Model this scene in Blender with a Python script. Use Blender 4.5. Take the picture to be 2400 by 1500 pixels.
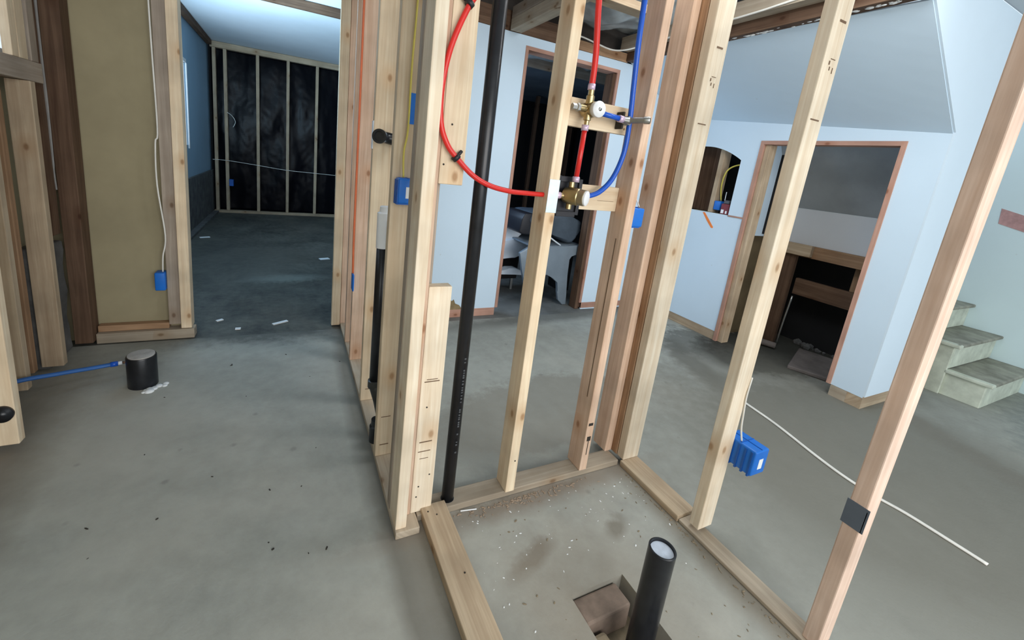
import bpy, bmesh, math, random
from mathutils import Vector, Matrix, noise
random.seed(7)
S = bpy.context.scene
for o in list(bpy.data.objects): bpy.data.objects.remove(o)
COL = S.collection
R = math.radians

# ------------------------------------------------------------------ camera
cam = bpy.data.cameras.new('camera'); co = bpy.data.objects.new('camera', cam); COL.objects.link(co); S.camera = co
FPX = 962.0
cam.sensor_fit = 'HORIZONTAL'; cam.sensor_width = 36.0; cam.lens = 36.0 * FPX / 2400.0
cam.shift_x = (1200 - 1145) / 2400.0; cam.shift_y = -(750 - 592) / 2400.0
cam.clip_start = 0.03; cam.clip_end = 80
yaw, pit, rol = R(26.4), R(12.35), R(6.58)
fw = Vector((math.sin(yaw) * math.cos(pit), math.cos(yaw) * math.cos(pit), -math.sin(pit)))
rt = Vector((math.cos(yaw), -math.sin(yaw), 0)); up = rt.cross(fw)
r2 = rt * math.cos(rol) + up * math.sin(rol); u2 = -rt * math.sin(rol) + up * math.cos(rol)
co.matrix_world = Matrix(((r2.x, u2.x, -fw.x, 0), (r2.y, u2.y, -fw.y, 0), (r2.z, u2.z, -fw.z, 1.22), (0, 0, 0, 1)))

# ------------------------------------------------------------------ world, lights, exposure
S.view_settings.view_transform = 'Standard'; S.view_settings.look = 'None'
S.view_settings.gamma = 1.0; S.view_settings.use_curve_mapping = False
S.view_settings.exposure = 0.55
W = bpy.data.worlds.new('sky'); S.world = W; W.use_nodes = True
bg = W.node_tree.nodes['Background']; bg.inputs[0].default_value = (0.74, 0.86, 1.0, 1); bg.inputs[1].default_value = 1.0

def area(name, loc, target, sx, sy, power, col):
    l = bpy.data.lights.new(name, 'AREA'); l.shape = 'RECTANGLE'; l.size = sx; l.size_y = sy; l.energy = power; l.color = col
    o = bpy.data.objects.new(name, l); COL.objects.link(o); o.location = loc
    o.rotation_euler = (Vector(target) - Vector(loc)).to_track_quat('-Z', 'Y').to_euler()
    return o
area('daylight_behind_camera', (1.1, -2.5, 1.5), (1.0, 1.5, 0.9), 3.2, 1.8, 66, (1.0, 0.96, 0.90))
area('fill_left_of_camera', (-1.08, -0.9, 1.45), (2.6, 1.6, 1.1), 1.5, 1.9, 5, (0.93, 0.96, 1.0))  # unseen fill added to brighten the rear and right walls; no door here
area('fill_over_shower_room', (1.75, 1.25, 2.40), (2.0, 1.9, 0.0), 1.3, 0.9, 28, (0.93, 0.97, 1.0))  # unseen overhead fill added to brighten the floor, rear wall and right wall
area('daylight_left_room_opening', (-0.85, 3.9, 1.55), (0.1, 4.35, 2.46), 1.3, 0.9, 62, (0.55, 0.80, 1.0))
area('daylight_left_room_window', (-1.07, 5.70, 1.5), (0.6, 5.4, 1.9), 0.5, 0.9, 3.0, (0.62, 0.82, 1.0))
area('daylight_workshop_window', (0.90, 3.5, 1.30), (2.4, 3.3, 0.5), 0.8, 0.8, 14, (0.5, 0.72, 1.0))

# ------------------------------------------------------------------ node helpers
MATS = {}
def newmat(name):
    m = bpy.data.materials.new(name); m.use_nodes = True
    nt = m.node_tree; b = nt.nodes['Principled BSDF']
    return m, nt, b
def N(nt, t, **kw):
    n = nt.nodes.new(t)
    for k, v in kw.items():
        if k.startswith('i_'):
            key = k[2:]; key = int(key) if key.isdigit() else key
            n.inputs[key].default_value = v
        else: setattr(n, k, v)
    return n
def L(nt, a, b): nt.links.new(a, b)
def mth(nt, op, a, b=None, clamp=False):
    n = nt.nodes.new('ShaderNodeMath'); n.operation = op; n.use_clamp = clamp
    for i, v in enumerate((a, b)):
        if v is None: continue
        if hasattr(v, 'is_linked') or hasattr(v, 'links'): nt.links.new(v, n.inputs[i])
        else: n.inputs[i].default_value = v
    return n.outputs[0]
def mixc(nt, f, a, b):
    n = nt.nodes.new('ShaderNodeMix'); n.data_type = 'RGBA'
    for i, v in ((0, f), (6, a), (7, b)):
        if hasattr(v, 'links'): nt.links.new(v, n.inputs[i])
        elif i == 0: n.inputs[0].default_value = v
        else: n.inputs[i].default_value = (*v, 1) if len(v) == 3 else v
    return n.outputs[2]
def ramp(nt, f, stops):
    n = nt.nodes.new('ShaderNodeValToRGB'); cr = n.color_ramp
    while len(cr.elements) < len(stops): cr.elements.new(0.5)
    for e, (p, c) in zip(cr.elements, stops): e.position = p; e.color = (*c, 1) if len(c) == 3 else c
    nt.links.new(f, n.inputs[0]); return n.outputs[0]
def mr(nt, v, a, b, c=0.0, d=1.0):
    n = nt.nodes.new('ShaderNodeMapRange'); nt.links.new(v, n.inputs[0])
    for i, x in zip((1, 2, 3, 4), (a, b, c, d)): n.inputs[i].default_value = x
    return n.outputs[0]

def wood(tone, axis, c1, c2, knot=True, rough=0.75, dirt=0.0):
    key = ('wood', tone, axis)
    if key in MATS: return MATS[key]
    m, nt, b = newmat('wood_%s_%s' % (tone, axis))
    tc = N(nt, 'ShaderNodeTexCoord'); oi = N(nt, 'ShaderNodeObjectInfo')
    sp = N(nt, 'ShaderNodeSeparateXYZ'); L(nt, tc.outputs['Object'], sp.inputs[0])
    x, y, z = sp.outputs
    ln = {'x': x, 'y': y, 'z': z}[axis]; o1, o2 = {'x': (y, z), 'y': (x, z), 'z': (x, y)}[axis]
    u = mth(nt, 'ADD', o1, o2); rnd = oi.outputs['Random']
    off = mth(nt, 'MULTIPLY', rnd, 37.0)
    lz = mth(nt, 'ADD', ln, off)
    g = N(nt, 'ShaderNodeCombineXYZ'); L(nt, mth(nt, 'MULTIPLY', u, 30.0), g.inputs[0]); L(nt, mth(nt, 'MULTIPLY', lz, 1.3), g.inputs[1]); L(nt, mth(nt, 'MULTIPLY', o1, 9.0), g.inputs[2])
    n1 = N(nt, 'ShaderNodeTexNoise', i_Scale=1.4, i_Detail=5.0, i_Roughness=0.6); L(nt, g.outputs[0], n1.inputs['Vector'])
    n1.inputs['Distortion'].default_value = 0.6
    g2 = N(nt, 'ShaderNodeCombineXYZ'); L(nt, mth(nt, 'MULTIPLY', u, 160.0), g2.inputs[0]); L(nt, mth(nt, 'MULTIPLY', lz, 3.0), g2.inputs[1])
    n2 = N(nt, 'ShaderNodeTexNoise', i_Scale=1.0, i_Detail=3.0); L(nt, g2.outputs[0], n2.inputs['Vector'])
    n3 = N(nt, 'ShaderNodeTexNoise', i_Scale=4.5, i_Detail=3.0); L(nt, tc.outputs['Object'], n3.inputs['Vector'])
    v = mth(nt, 'ADD', mth(nt, 'MULTIPLY', n1.outputs[0], 0.75), mth(nt, 'MULTIPLY', n2.outputs[0], 0.25))
    col = ramp(nt, v, [(0.30, c2), (0.5, tuple((p + q) / 2 for p, q in zip(c1, c2))), (0.64, c1)])
    bright = mth(nt, 'ADD', mth(nt, 'MULTIPLY', rnd, 0.22), 0.87)
    bright = mth(nt, 'MULTIPLY', bright, mr(nt, n3.outputs[0], 0.3, 0.7, 0.78 - dirt, 1.10))
    h = N(nt, 'ShaderNodeHueSaturation'); L(nt, col, h.inputs['Color']); L(nt, bright, h.inputs['Value'])
    h.inputs['Saturation'].default_value = 0.95
    col = h.outputs[0]
    if knot:
        kv = N(nt, 'ShaderNodeCombineXYZ'); L(nt, mth(nt, 'MULTIPLY', u, 7.0), kv.inputs[0]); L(nt, mth(nt, 'MULTIPLY', lz, 4.2), kv.inputs[1])
        vo = N(nt, 'ShaderNodeTexVoronoi', i_Scale=1.0); vo.voronoi_dimensions = '2D'; L(nt, kv.outputs[0], vo.inputs['Vector'])
        cs = N(nt, 'ShaderNodeSeparateColor'); L(nt, vo.outputs['Color'], cs.inputs[0])
        sel = mth(nt, 'GREATER_THAN', cs.outputs[0], 0.74)
        k = mth(nt, 'MULTIPLY', mr(nt, vo.outputs['Distance'], 0.085, 0.035, 0, 0.9), sel)
        col = mixc(nt, k, col, (c2[0] * 0.35, c2[1] * 0.26, c2[2] * 0.22))
        halo = mth(nt, 'MULTIPLY', mr(nt, vo.outputs['Distance'], 0.30, 0.10, 0, 0.4), sel)
        col = mixc(nt, halo, col, (c2[0] * 0.9, c2[1] * 0.75, c2[2] * 0.6))
    L(nt, col, b.inputs['Base Color']); b.inputs['Roughness'].default_value = rough
    b.inputs['Specular IOR Level'].default_value = 0.25
    bp = N(nt, 'ShaderNodeBump', i_Strength=0.25, i_Distance=0.002); L(nt, v, bp.inputs['Height']); L(nt, bp.outputs[0], b.inputs['Normal'])
    MATS[key] = m; return m
TONES = {
 'fresh': ((0.84, 0.70, 0.50), (0.66, 0.48, 0.30)),
 'pale': ((0.86, 0.76, 0.60), (0.68, 0.53, 0.36)),
 'pink': ((0.78, 0.57, 0.42), (0.55, 0.34, 0.22)),
 'rosy': ((0.86, 0.66, 0.54), (0.64, 0.43, 0.31)),
 'grey': ((0.42, 0.35, 0.28), (0.28, 0.22, 0.17)),
 'brown': ((0.44, 0.27, 0.15), (0.26, 0.14, 0.07)),
 'dark': ((0.17, 0.10, 0.06), (0.08, 0.04, 0.022)),
 'tanned': ((0.56, 0.44, 0.30), (0.38, 0.27, 0.17)),
 'dusty': ((0.50, 0.42, 0.32), (0.36, 0.29, 0.21)),
 'edge': ((0.56, 0.32, 0.24), (0.42, 0.22, 0.155)),
}
def WD(tone, axis='z'): return wood(tone, axis, *TONES[tone])

def plain(name, col, rough=0.6, metal=0.0, bump=0.0, scale=8.0, var=0.12, spec=0.4):
    if name in MATS: return MATS[name]
    m, nt, b = newmat(name)
    tc = N(nt, 'ShaderNodeTexCoord'); n = N(nt, 'ShaderNodeTexNoise', i_Scale=scale, i_Detail=5.0, i_Roughness=0.6)
    L(nt, tc.outputs['Object'], n.inputs['Vector'])
    f = mr(nt, n.outputs[0], 0.3, 0.7)
    c = mixc(nt, f, tuple(x * (1 - var) for x in col), tuple(min(1, x * (1 + var)) for x in col))
    L(nt, c, b.inputs['Base Color']); b.inputs['Roughness'].default_value = rough; b.inputs['Metallic'].default_value = metal
    b.inputs['Specular IOR Level'].default_value = spec
    if bump:
        bp = N(nt, 'ShaderNodeBump', i_Strength=bump, i_Distance=0.004); L(nt, n.outputs[0], bp.inputs['Height']); L(nt, bp.outputs[0], b.inputs['Normal'])
    MATS[name] = m; return m

def drywall(name, col, smudge=0.10):
    m, nt, b = newmat(name)
    tc = N(nt, 'ShaderNodeTexCoord')
    n = N(nt, 'ShaderNodeTexNoise', i_Scale=1.6, i_Detail=6.0, i_Roughness=0.55); L(nt, tc.outputs['Object'], n.inputs['Vector'])
    n2 = N(nt, 'ShaderNodeTexNoise', i_Scale=60.0, i_Detail=3.0); L(nt, tc.outputs['Object'], n2.inputs['Vector'])
    c = mixc(nt, mr(nt, n.outputs[0], 0.3, 0.7), tuple(x * (1 - smudge) for x in col), col)
    vo = N(nt, 'ShaderNodeTexVoronoi', i_Scale=5.0); L(nt, tc.outputs['Object'], vo.inputs['Vector'])
    c = mixc(nt, mr(nt, vo.outputs['Distance'], 0.035, 0.015, 0, 0.35), c, (0.45, 0.44, 0.42))
    L(nt, c, b.inputs['Base Color']); b.inputs['Roughness'].default_value = 0.85; b.inputs['Specular IOR Level'].default_value = 0.2
    bp = N(nt, 'ShaderNodeBump', i_Strength=0.12, i_Distance=0.002); L(nt, n2.outputs[0], bp.inputs['Height']); L(nt, bp.outputs[0], b.inputs['Normal'])
    MATS[name] = m; return m
DW = drywall('drywall_white', (0.64, 0.78, 0.90), 0.06)
DWT = drywall('drywall_teal', (0.68, 0.83, 0.86), 0.06)
DWG = drywall('drywall_grey', (0.66, 0.68, 0.70))
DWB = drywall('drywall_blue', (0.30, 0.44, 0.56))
TANP = plain('fibreboard_tan', (0.33, 0.285, 0.18), 0.9, scale=2.2, var=0.14, spec=0.1, bump=0.15)
BLACKP = plain('black_abs', (0.012, 0.013, 0.016), 0.28, scale=30, var=0.3)
REDP = plain('red_pex', (0.62, 0.025, 0.02), 0.28)
BLUEP = plain('blue_pex', (0.012, 0.09, 0.50), 0.28)
DBLUE = plain('blue_tube_dull', (0.03, 0.12, 0.36), 0.5)
BOXB = plain('blue_box_plastic', (0.012, 0.16, 0.62), 0.4)
BOXBD = plain('blue_box_rib', (0.008, 0.10, 0.42), 0.45)
WHITEP = plain('white_plastic', (0.78, 0.80, 0.82), 0.4, var=0.05)
LABELW = plain('white_sticker', (0.85, 0.87, 0.88), 0.6, var=0.03)
INK = plain('ink_dark', (0.03, 0.025, 0.02), 0.8)
INKB = plain('ink_brown', (0.16, 0.10, 0.06), 0.8)
BRASS = plain('brass', (0.46, 0.36, 0.19), 0.33, metal=1.0, scale=20)
STEEL = plain('steel_grey', (0.42, 0.42, 0.40), 0.35, metal=1.0, scale=25)
ZINC = plain('zinc_plate', (0.62, 0.74, 0.80), 0.35, metal=0.5, scale=30)
RING = plain('crimp_ring', (0.62, 0.48, 0.62), 0.4, metal=0.3)
BLKPL = plain('black_bracket', (0.015, 0.015, 0.02), 0.45)
ORANGE = plain('orange_sheath', (0.62, 0.14, 0.05), 0.5)
YELLOW = plain('yellow_sheath', (0.62, 0.52, 0.10), 0.5)
WIREW = plain('white_wire', (0.78, 0.76, 0.70), 0.5)
TAPEB = plain('blue_tape', (0.01, 0.16, 0.62), 0.6)
DUCT = plain('duct_tape', (0.12, 0.145, 0.18), 0.5, metal=0.2)
CONC = plain('dark_concrete', (0.10, 0.098, 0.095), 0.9, bump=0.6, scale=9, var=0.4)
PAINT = plain('pale_green_paint', (0.56, 0.60, 0.50), 0.7, scale=9, var=0.22, bump=0.2)
TREAD = plain('worn_tread', (0.27, 0.27, 0.22), 0.85, scale=10, var=0.35, bump=0.3)
CLOTHW = plain('white_cloth', (0.72, 0.74, 0.78), 0.9)
PLASTER = plain('plaster_white', (0.75, 0.77, 0.78), 0.85, bump=0.3, scale=15)
CHIPM = plain('wood_chip', (0.33, 0.25, 0.18), 0.8)
SILVER = plain('silver_shell', (0.22, 0.27, 0.32), 0.38, metal=0.25, scale=5)
WSHELL = plain('white_shell', (0.72, 0.78, 0.84), 0.35, scale=5)
COVER = plain('slate_cover', (0.055, 0.075, 0.10), 0.6, scale=6, var=0.3)
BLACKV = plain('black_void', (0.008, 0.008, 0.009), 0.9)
DIRT = plain('brown_dirt', (0.23, 0.185, 0.125), 0.95, bump=0.8, scale=18, var=0.35)
ROCK = plain('brown_block', (0.22, 0.165, 0.13), 0.9, bump=0.4, scale=12, var=0.35)
ORPAINT = plain('orange_paint', (0.85, 0.22, 0.04), 0.6)
PINKP = plain('pink_backing', (0.50, 0.30, 0.29), 0.9, scale=14, var=0.25)
POLY = plain('clear_poly_sheet', (0.36, 0.38, 0.38), 0.3, scale=3, var=0.5)
CEIL = drywall('ceiling_grey', (0.55, 0.59, 0.62))
CEILW = plain('ceiling_white', (0.74, 0.80, 0.85), 0.9, scale=1.2, var=0.06, spec=0.1)
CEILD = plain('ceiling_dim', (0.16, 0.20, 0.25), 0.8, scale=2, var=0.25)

def plastic_black():
    m, nt, b = newmat('black_poly_film')
    tc = N(nt, 'ShaderNodeTexCoord'); n = N(nt, 'ShaderNodeTexNoise', i_Scale=5.0, i_Detail=3.0); L(nt, tc.outputs['Object'], n.inputs['Vector'])
    b.inputs['Base Color'].default_value = (0.003, 0.003, 0.005, 1); b.inputs['Roughness'].default_value = 0.3; b.inputs['Specular IOR Level'].default_value = 0.08
    bp = N(nt, 'ShaderNodeBump', i_Strength=0.3, i_Distance=0.012); L(nt, n.outputs[0], bp.inputs['Height']); L(nt, bp.outputs[0], b.inputs['Normal'])
    return m
FILM = plastic_black()

def floor_mat(name, c_lo, c_hi, blobs=(), rough=0.8, sc=1.0, veins=False):
    m, nt, b = newmat(name)
    tc = N(nt, 'ShaderNodeTexCoord'); V = tc.outputs['Object']
    n1 = N(nt, 'ShaderNodeTexNoise', i_Scale=1.8 * sc, i_Detail=8.0, i_Roughness=0.6); L(nt, V, n1.inputs['Vector'])
    n2 = N(nt, 'ShaderNodeTexNoise', i_Scale=14.0 * sc, i_Detail=6.0, i_Roughness=0.65); L(nt, V, n2.inputs['Vector'])
    n3 = N(nt, 'ShaderNodeTexNoise', i_Scale=90.0, i_Detail=3.0); L(nt, V, n3.inputs['Vector'])
    f = mth(nt, 'ADD', mth(nt, 'MULTIPLY', n1.outputs[0], 0.6), mth(nt, 'MULTIPLY', n2.outputs[0], 0.4))
    col = mixc(nt, mr(nt, f, 0.36, 0.64), c_lo, c_hi)
    n4 = N(nt, 'ShaderNodeTexNoise', i_Scale=0.9, i_Detail=4.0); L(nt, V, n4.inputs['Vector'])
    col = mixc(nt, mr(nt, n4.outputs[0], 0.5, 0.68, 0, 0.35), col, (c_hi[0] * 1.05, c_hi[1] * 0.92, c_hi[2] * 0.84))
    vo = N(nt, 'ShaderNodeTexVoronoi', i_Scale=7.0); L(nt, V, vo.inputs['Vector'])
    cs = N(nt, 'ShaderNodeSeparateColor'); L(nt, vo.outputs['Color'], cs.inputs[0])
    d = mth(nt, 'ADD', vo.outputs['Distance'], mth(nt, 'MULTIPLY', n2.outputs[0], 0.2))
    k = mth(nt, 'MULTIPLY', mr(nt, d, 0.20, 0.13, 0, 0.4), mth(nt, 'GREATER_THAN', cs.outputs[1], 0.55))
    col = mixc(nt, k, col, tuple(x * 0.5 for x in c_lo))
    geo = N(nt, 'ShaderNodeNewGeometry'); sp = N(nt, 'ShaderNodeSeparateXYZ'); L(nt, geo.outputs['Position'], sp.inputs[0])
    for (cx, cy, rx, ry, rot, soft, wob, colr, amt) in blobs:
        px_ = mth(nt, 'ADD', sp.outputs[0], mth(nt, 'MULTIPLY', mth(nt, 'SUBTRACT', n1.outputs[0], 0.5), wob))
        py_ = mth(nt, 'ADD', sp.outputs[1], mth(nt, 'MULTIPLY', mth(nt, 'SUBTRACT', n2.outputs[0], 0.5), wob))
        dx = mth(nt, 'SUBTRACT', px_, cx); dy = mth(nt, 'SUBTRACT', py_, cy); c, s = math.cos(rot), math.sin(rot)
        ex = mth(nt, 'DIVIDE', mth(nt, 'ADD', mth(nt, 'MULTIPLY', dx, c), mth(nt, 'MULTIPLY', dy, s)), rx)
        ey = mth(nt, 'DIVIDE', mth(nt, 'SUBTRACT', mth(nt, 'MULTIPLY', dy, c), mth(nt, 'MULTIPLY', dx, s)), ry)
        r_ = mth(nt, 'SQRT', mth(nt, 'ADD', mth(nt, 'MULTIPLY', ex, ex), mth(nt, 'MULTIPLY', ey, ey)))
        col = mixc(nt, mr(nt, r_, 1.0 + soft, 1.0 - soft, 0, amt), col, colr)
    L(nt, col, b.inputs['Base Color']); b.inputs['Roughness'].default_value = rough; b.inputs['Specular IOR Level'].default_value = 0.3
    hh = mth(nt, 'ADD', n2.outputs[0], mth(nt, 'MULTIPLY', n3.outputs[0], 0.4))
    bp = N(nt, 'ShaderNodeBump', i_Strength=0.25, i_Distance=0.006); L(nt, hh, bp.inputs['Height']); L(nt, bp.outputs[0], b.inputs['Normal'])
    return m
wet = (0.035, 0.034, 0.028)
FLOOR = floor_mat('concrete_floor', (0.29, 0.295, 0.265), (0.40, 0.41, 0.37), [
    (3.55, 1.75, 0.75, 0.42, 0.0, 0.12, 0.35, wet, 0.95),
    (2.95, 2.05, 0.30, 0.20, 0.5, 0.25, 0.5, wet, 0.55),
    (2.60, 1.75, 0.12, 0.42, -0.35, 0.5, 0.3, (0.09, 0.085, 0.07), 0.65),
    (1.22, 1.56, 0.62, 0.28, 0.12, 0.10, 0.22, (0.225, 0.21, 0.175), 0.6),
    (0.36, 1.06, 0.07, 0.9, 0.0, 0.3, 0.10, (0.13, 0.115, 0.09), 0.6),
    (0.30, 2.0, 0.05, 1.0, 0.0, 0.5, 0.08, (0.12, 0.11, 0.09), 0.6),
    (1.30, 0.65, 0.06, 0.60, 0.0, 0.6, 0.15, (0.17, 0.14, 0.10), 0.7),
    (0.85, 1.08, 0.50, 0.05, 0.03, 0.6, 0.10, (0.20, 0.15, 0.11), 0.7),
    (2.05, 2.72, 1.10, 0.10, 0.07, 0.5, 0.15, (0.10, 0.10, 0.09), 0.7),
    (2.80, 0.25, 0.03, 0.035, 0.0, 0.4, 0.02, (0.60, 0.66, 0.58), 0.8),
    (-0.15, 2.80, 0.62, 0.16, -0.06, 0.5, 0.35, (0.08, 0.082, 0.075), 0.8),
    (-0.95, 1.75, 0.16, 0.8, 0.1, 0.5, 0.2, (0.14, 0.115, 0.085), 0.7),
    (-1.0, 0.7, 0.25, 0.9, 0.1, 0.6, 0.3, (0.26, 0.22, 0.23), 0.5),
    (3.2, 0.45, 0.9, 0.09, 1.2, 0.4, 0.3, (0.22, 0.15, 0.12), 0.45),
    (2.6, 0.7, 1.05, 1.0, 0.3, 0.35, 0.5, (0.165, 0.158, 0.13), 0.85),  # brownish concrete, its colour darkened further in place of weaker light here
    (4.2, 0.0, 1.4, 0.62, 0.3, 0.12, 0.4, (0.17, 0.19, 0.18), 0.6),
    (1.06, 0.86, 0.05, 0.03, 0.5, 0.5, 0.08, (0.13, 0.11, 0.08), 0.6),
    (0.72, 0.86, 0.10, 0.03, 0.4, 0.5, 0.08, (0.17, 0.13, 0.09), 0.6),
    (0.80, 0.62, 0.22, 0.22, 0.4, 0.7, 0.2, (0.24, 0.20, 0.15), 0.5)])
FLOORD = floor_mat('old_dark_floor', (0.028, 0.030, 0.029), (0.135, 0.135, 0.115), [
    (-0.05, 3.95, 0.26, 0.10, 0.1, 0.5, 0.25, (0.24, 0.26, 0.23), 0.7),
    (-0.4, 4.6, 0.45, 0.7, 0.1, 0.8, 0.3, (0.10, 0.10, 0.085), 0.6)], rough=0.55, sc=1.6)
FLOORG = floor_mat('workshop_floor', (0.10, 0.105, 0.10), (0.19, 0.195, 0.185), [
    (2.1, 3.15, 0.5, 0.12, 0.1, 0.4, 0.3, (0.05, 0.05, 0.047), 0.6)], rough=0.6)

# ------------------------------------------------------------------ mesh helpers
def tag(o, label=None, cat=None, group=None, kind=None):
    if label: o['label'] = label
    if cat: o['category'] = cat
    if group: o['group'] = group
    if kind: o['kind'] = kind
    return o
def thing(name, loc, label, cat, group=None):
    o = bpy.data.objects.new(name, None); COL.objects.link(o); o.location = loc; o.empty_display_size = 0.05
    return tag(o, label, cat, group)
def wl(o):
    v = Vector(o.location)
    while o.parent: o = o.parent; v += Vector(o.location)
    return v
def emit(name, bm, mat, parent=None, smooth=False):
    bmesh.ops.recalc_face_normals(bm, faces=bm.faces)
    xs = [v.co.x for v in bm.verts]; ys = [v.co.y for v in bm.verts]; zs = [v.co.z for v in bm.verts]
    org = Vector(((min(xs) + max(xs)) / 2, (min(ys) + max(ys)) / 2, min(zs)))
    for v in bm.verts: v.co -= org
    me = bpy.data.meshes.new(name); bm.to_mesh(me); bm.free()
    if smooth:
        for p in me.polygons: p.use_smooth = True
    me.materials.append(mat)
    o = bpy.data.objects.new(name, me); COL.objects.link(o)
    if parent is not None:
        o.parent = parent; o.location = org - wl(parent)
    else: o.location = org
    return o
def autos(o, ang=40):
    me = o.data
    bm = bmesh.new(); bm.from_mesh(me)
    for f in bm.faces: f.smooth = True
    for e in bm.edges:
        if len(e.link_faces) == 2 and e.calc_face_angle(0) > R(ang): e.smooth = False
    bm.to_mesh(me); bm.free(); return o
def add_box(bm, x0, x1, y0, y1, z0, z1, bev=0.0, seg=2):
    r = bmesh.ops.create_cube(bm, size=1.0)
    for v in r['verts']:
        v.co = Vector((x0 if v.co.x < 0 else x1, y0 if v.co.y < 0 else y1, z0 if v.co.z < 0 else z1))
    if bev:
        es = list({e for v in r['verts'] for e in v.link_edges})
        bmesh.ops.bevel(bm, geom=es, offset=bev, segments=seg, profile=0.5, affect='EDGES')
def tube_bm(pts, rad, seg=12, sm=6, bm=None, closed_ends=True, flat=1.0):
    bm = bm or bmesh.new(); P = [Vector(p) for p in pts]
    if len(P) > 2 and sm > 1:
        Q = []
        for i in range(len(P) - 1):
            a = P[max(i - 1, 0)]; b = P[i]; c = P[i + 1]; d = P[min(i + 2, len(P) - 1)]
            for k in range(sm):
                t = k / sm; Q.append(0.5 * ((2 * b) + (c - a) * t + (2 * a - 5 * b + 4 * c - d) * t * t + (3 * b - a - 3 * c + d) * t ** 3))
        Q.append(P[-1]); P = Q
    T = [(P[min(i + 1, len(P) - 1)] - P[max(i - 1, 0)]).normalized() for i in range(len(P))]
    n = T[0].orthogonal().normalized(); rings = []
    if abs(T[0].z) < 0.9 and flat != 1.0: n = T[0].cross(Vector((0, 0, 1))).normalized()
    for i, p in enumerate(P):
        n = (n - T[i] * n.dot(T[i])).normalized(); b = T[i].cross(n)
        r = rad[i * (len(rad) - 1) // max(1, len(P) - 1)] if isinstance(rad, (list, tuple)) else rad
        rings.append([bm.verts.new(p + (n * math.cos(a) + b * math.sin(a) * flat) * r) for a in [2 * math.pi * k / seg for k in range(seg)]])
    for A, B in zip(rings, rings[1:]):
        for k in range(seg): bm.faces.new((A[k], A[(k + 1) % seg], B[(k + 1) % seg], B[k]))
    if closed_ends: bm.faces.new(rings[0][::-1]); bm.faces.new(rings[-1])
    return bm
def lathe_bm(prof, c, ax, seg=28, bm=None):
    bm = bm or bmesh.new(); c = Vector(c); ax = Vector(ax).normalized(); n = ax.orthogonal().normalized(); b = ax.cross(n); rings = []
    for (h, r) in prof:
        rings.append([bm.verts.new(c + ax * h + (n * math.cos(a) + b * math.sin(a)) * max(r, 1e-4)) for a in [2 * math.pi * k / seg for k in range(seg)]])
    for A, B in zip(rings, rings[1:]):
        for k in range(seg): bm.faces.new((A[k], A[(k + 1) % seg], B[(k + 1) % seg], B[k]))
    bm.faces.new(rings[0][::-1]); bm.faces.new(rings[-1]); return bm
def prism_bm(poly, plane, d0, d1, bm=None, bev=0):
    bm = bm or bmesh.new()
    def P(u, v, d): return {'xz': (u, d, v), 'yz': (d, u, v), 'xy': (u, v, d)}[plane]
    A = [bm.verts.new(P(u, v, d0)) for u, v in poly]; B = [bm.verts.new(P(u, v, d1)) for u, v in poly]
    n = len(poly); bm.faces.new(A[::-1]); bm.faces.new(B)
    for i in range(n): bm.faces.new((A[i], A[(i + 1) % n], B[(i + 1) % n], B[i]))
    if bev: bmesh.ops.bevel(bm, geom=[e for e in bm.edges], offset=bev, segments=2, profile=0.5, affect='EDGES')
    return bm
def box(name, x0, x1, y0, y1, z0, z1, mat, parent=None, bev=0.0):
    bm = bmesh.new(); add_box(bm, x0, x1, y0, y1, z0, z1, bev); return emit(name, bm, mat, parent)
def lumber(name, x0, x1, y0, y1, z0, z1, tone, label=None, cat=None, group=None, parent=None, bev=0.003, kind=None, warp=0.0009):
    d = {'x': x1 - x0, 'y': y1 - y0, 'z': z1 - z0}; ax = max(d, key=d.get); ai = 'xyz'.index(ax)
    bm = bmesh.new(); add_box(bm, x0, x1, y0, y1, z0, z1, bev)
    lo, hi = (x0, y0, z0)[ai], (x1, y1, z1)[ai]; n = int((hi - lo) / 0.12)
    for k in range(1, n):
        q = [0, 0, 0]; q[ai] = lo + (hi - lo) * k / n; nr = [0, 0, 0]; nr[ai] = 1
        bmesh.ops.bisect_plane(bm, geom=list(bm.verts) + list(bm.edges) + list(bm.faces), plane_co=q, plane_no=nr)
    ph = random.random() * 50
    for v in bm.verts:
        t = v.co[ai] * 2.2 + ph
        j = noise.noise_vector(Vector((t, v.co[(ai + 1) % 3] * 6 + ph, v.co[(ai + 2) % 3] * 6)))
        w = min(1.0, (v.co[ai] - lo) * 10, (hi - v.co[ai]) * 10); w = max(w, 0)
        v.co[(ai + 1) % 3] += j.x * warp * w; v.co[(ai + 2) % 3] += j.y * warp * w
    o = emit(name, bm, WD(tone, ax), parent)
    return tag(o, label, cat, group, kind)
def struct(o): o['kind'] = 'structure'; return o
def stamp(parent, marks, plane, mat=None):
    e = 0.0010
    for (u0, u1, v0, v1, d) in marks:
        bm = bmesh.new(); add_box(bm, u0, u1, d - e, d + 0.002, v0, v1); emit('grade_mark', bm, mat or INKB, parent)
def nails(parent, pts, plane='y'):
    for (x, y, z) in pts:
        ax = (0, -1, 0) if plane == 'y' else (0, 0, 1)
        bm = lathe_bm([(-0.003, 0.0028), (0.0011, 0.0028)], (x, y, z), ax, 10); emit('nail_head', bm, INK, parent)

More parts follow.
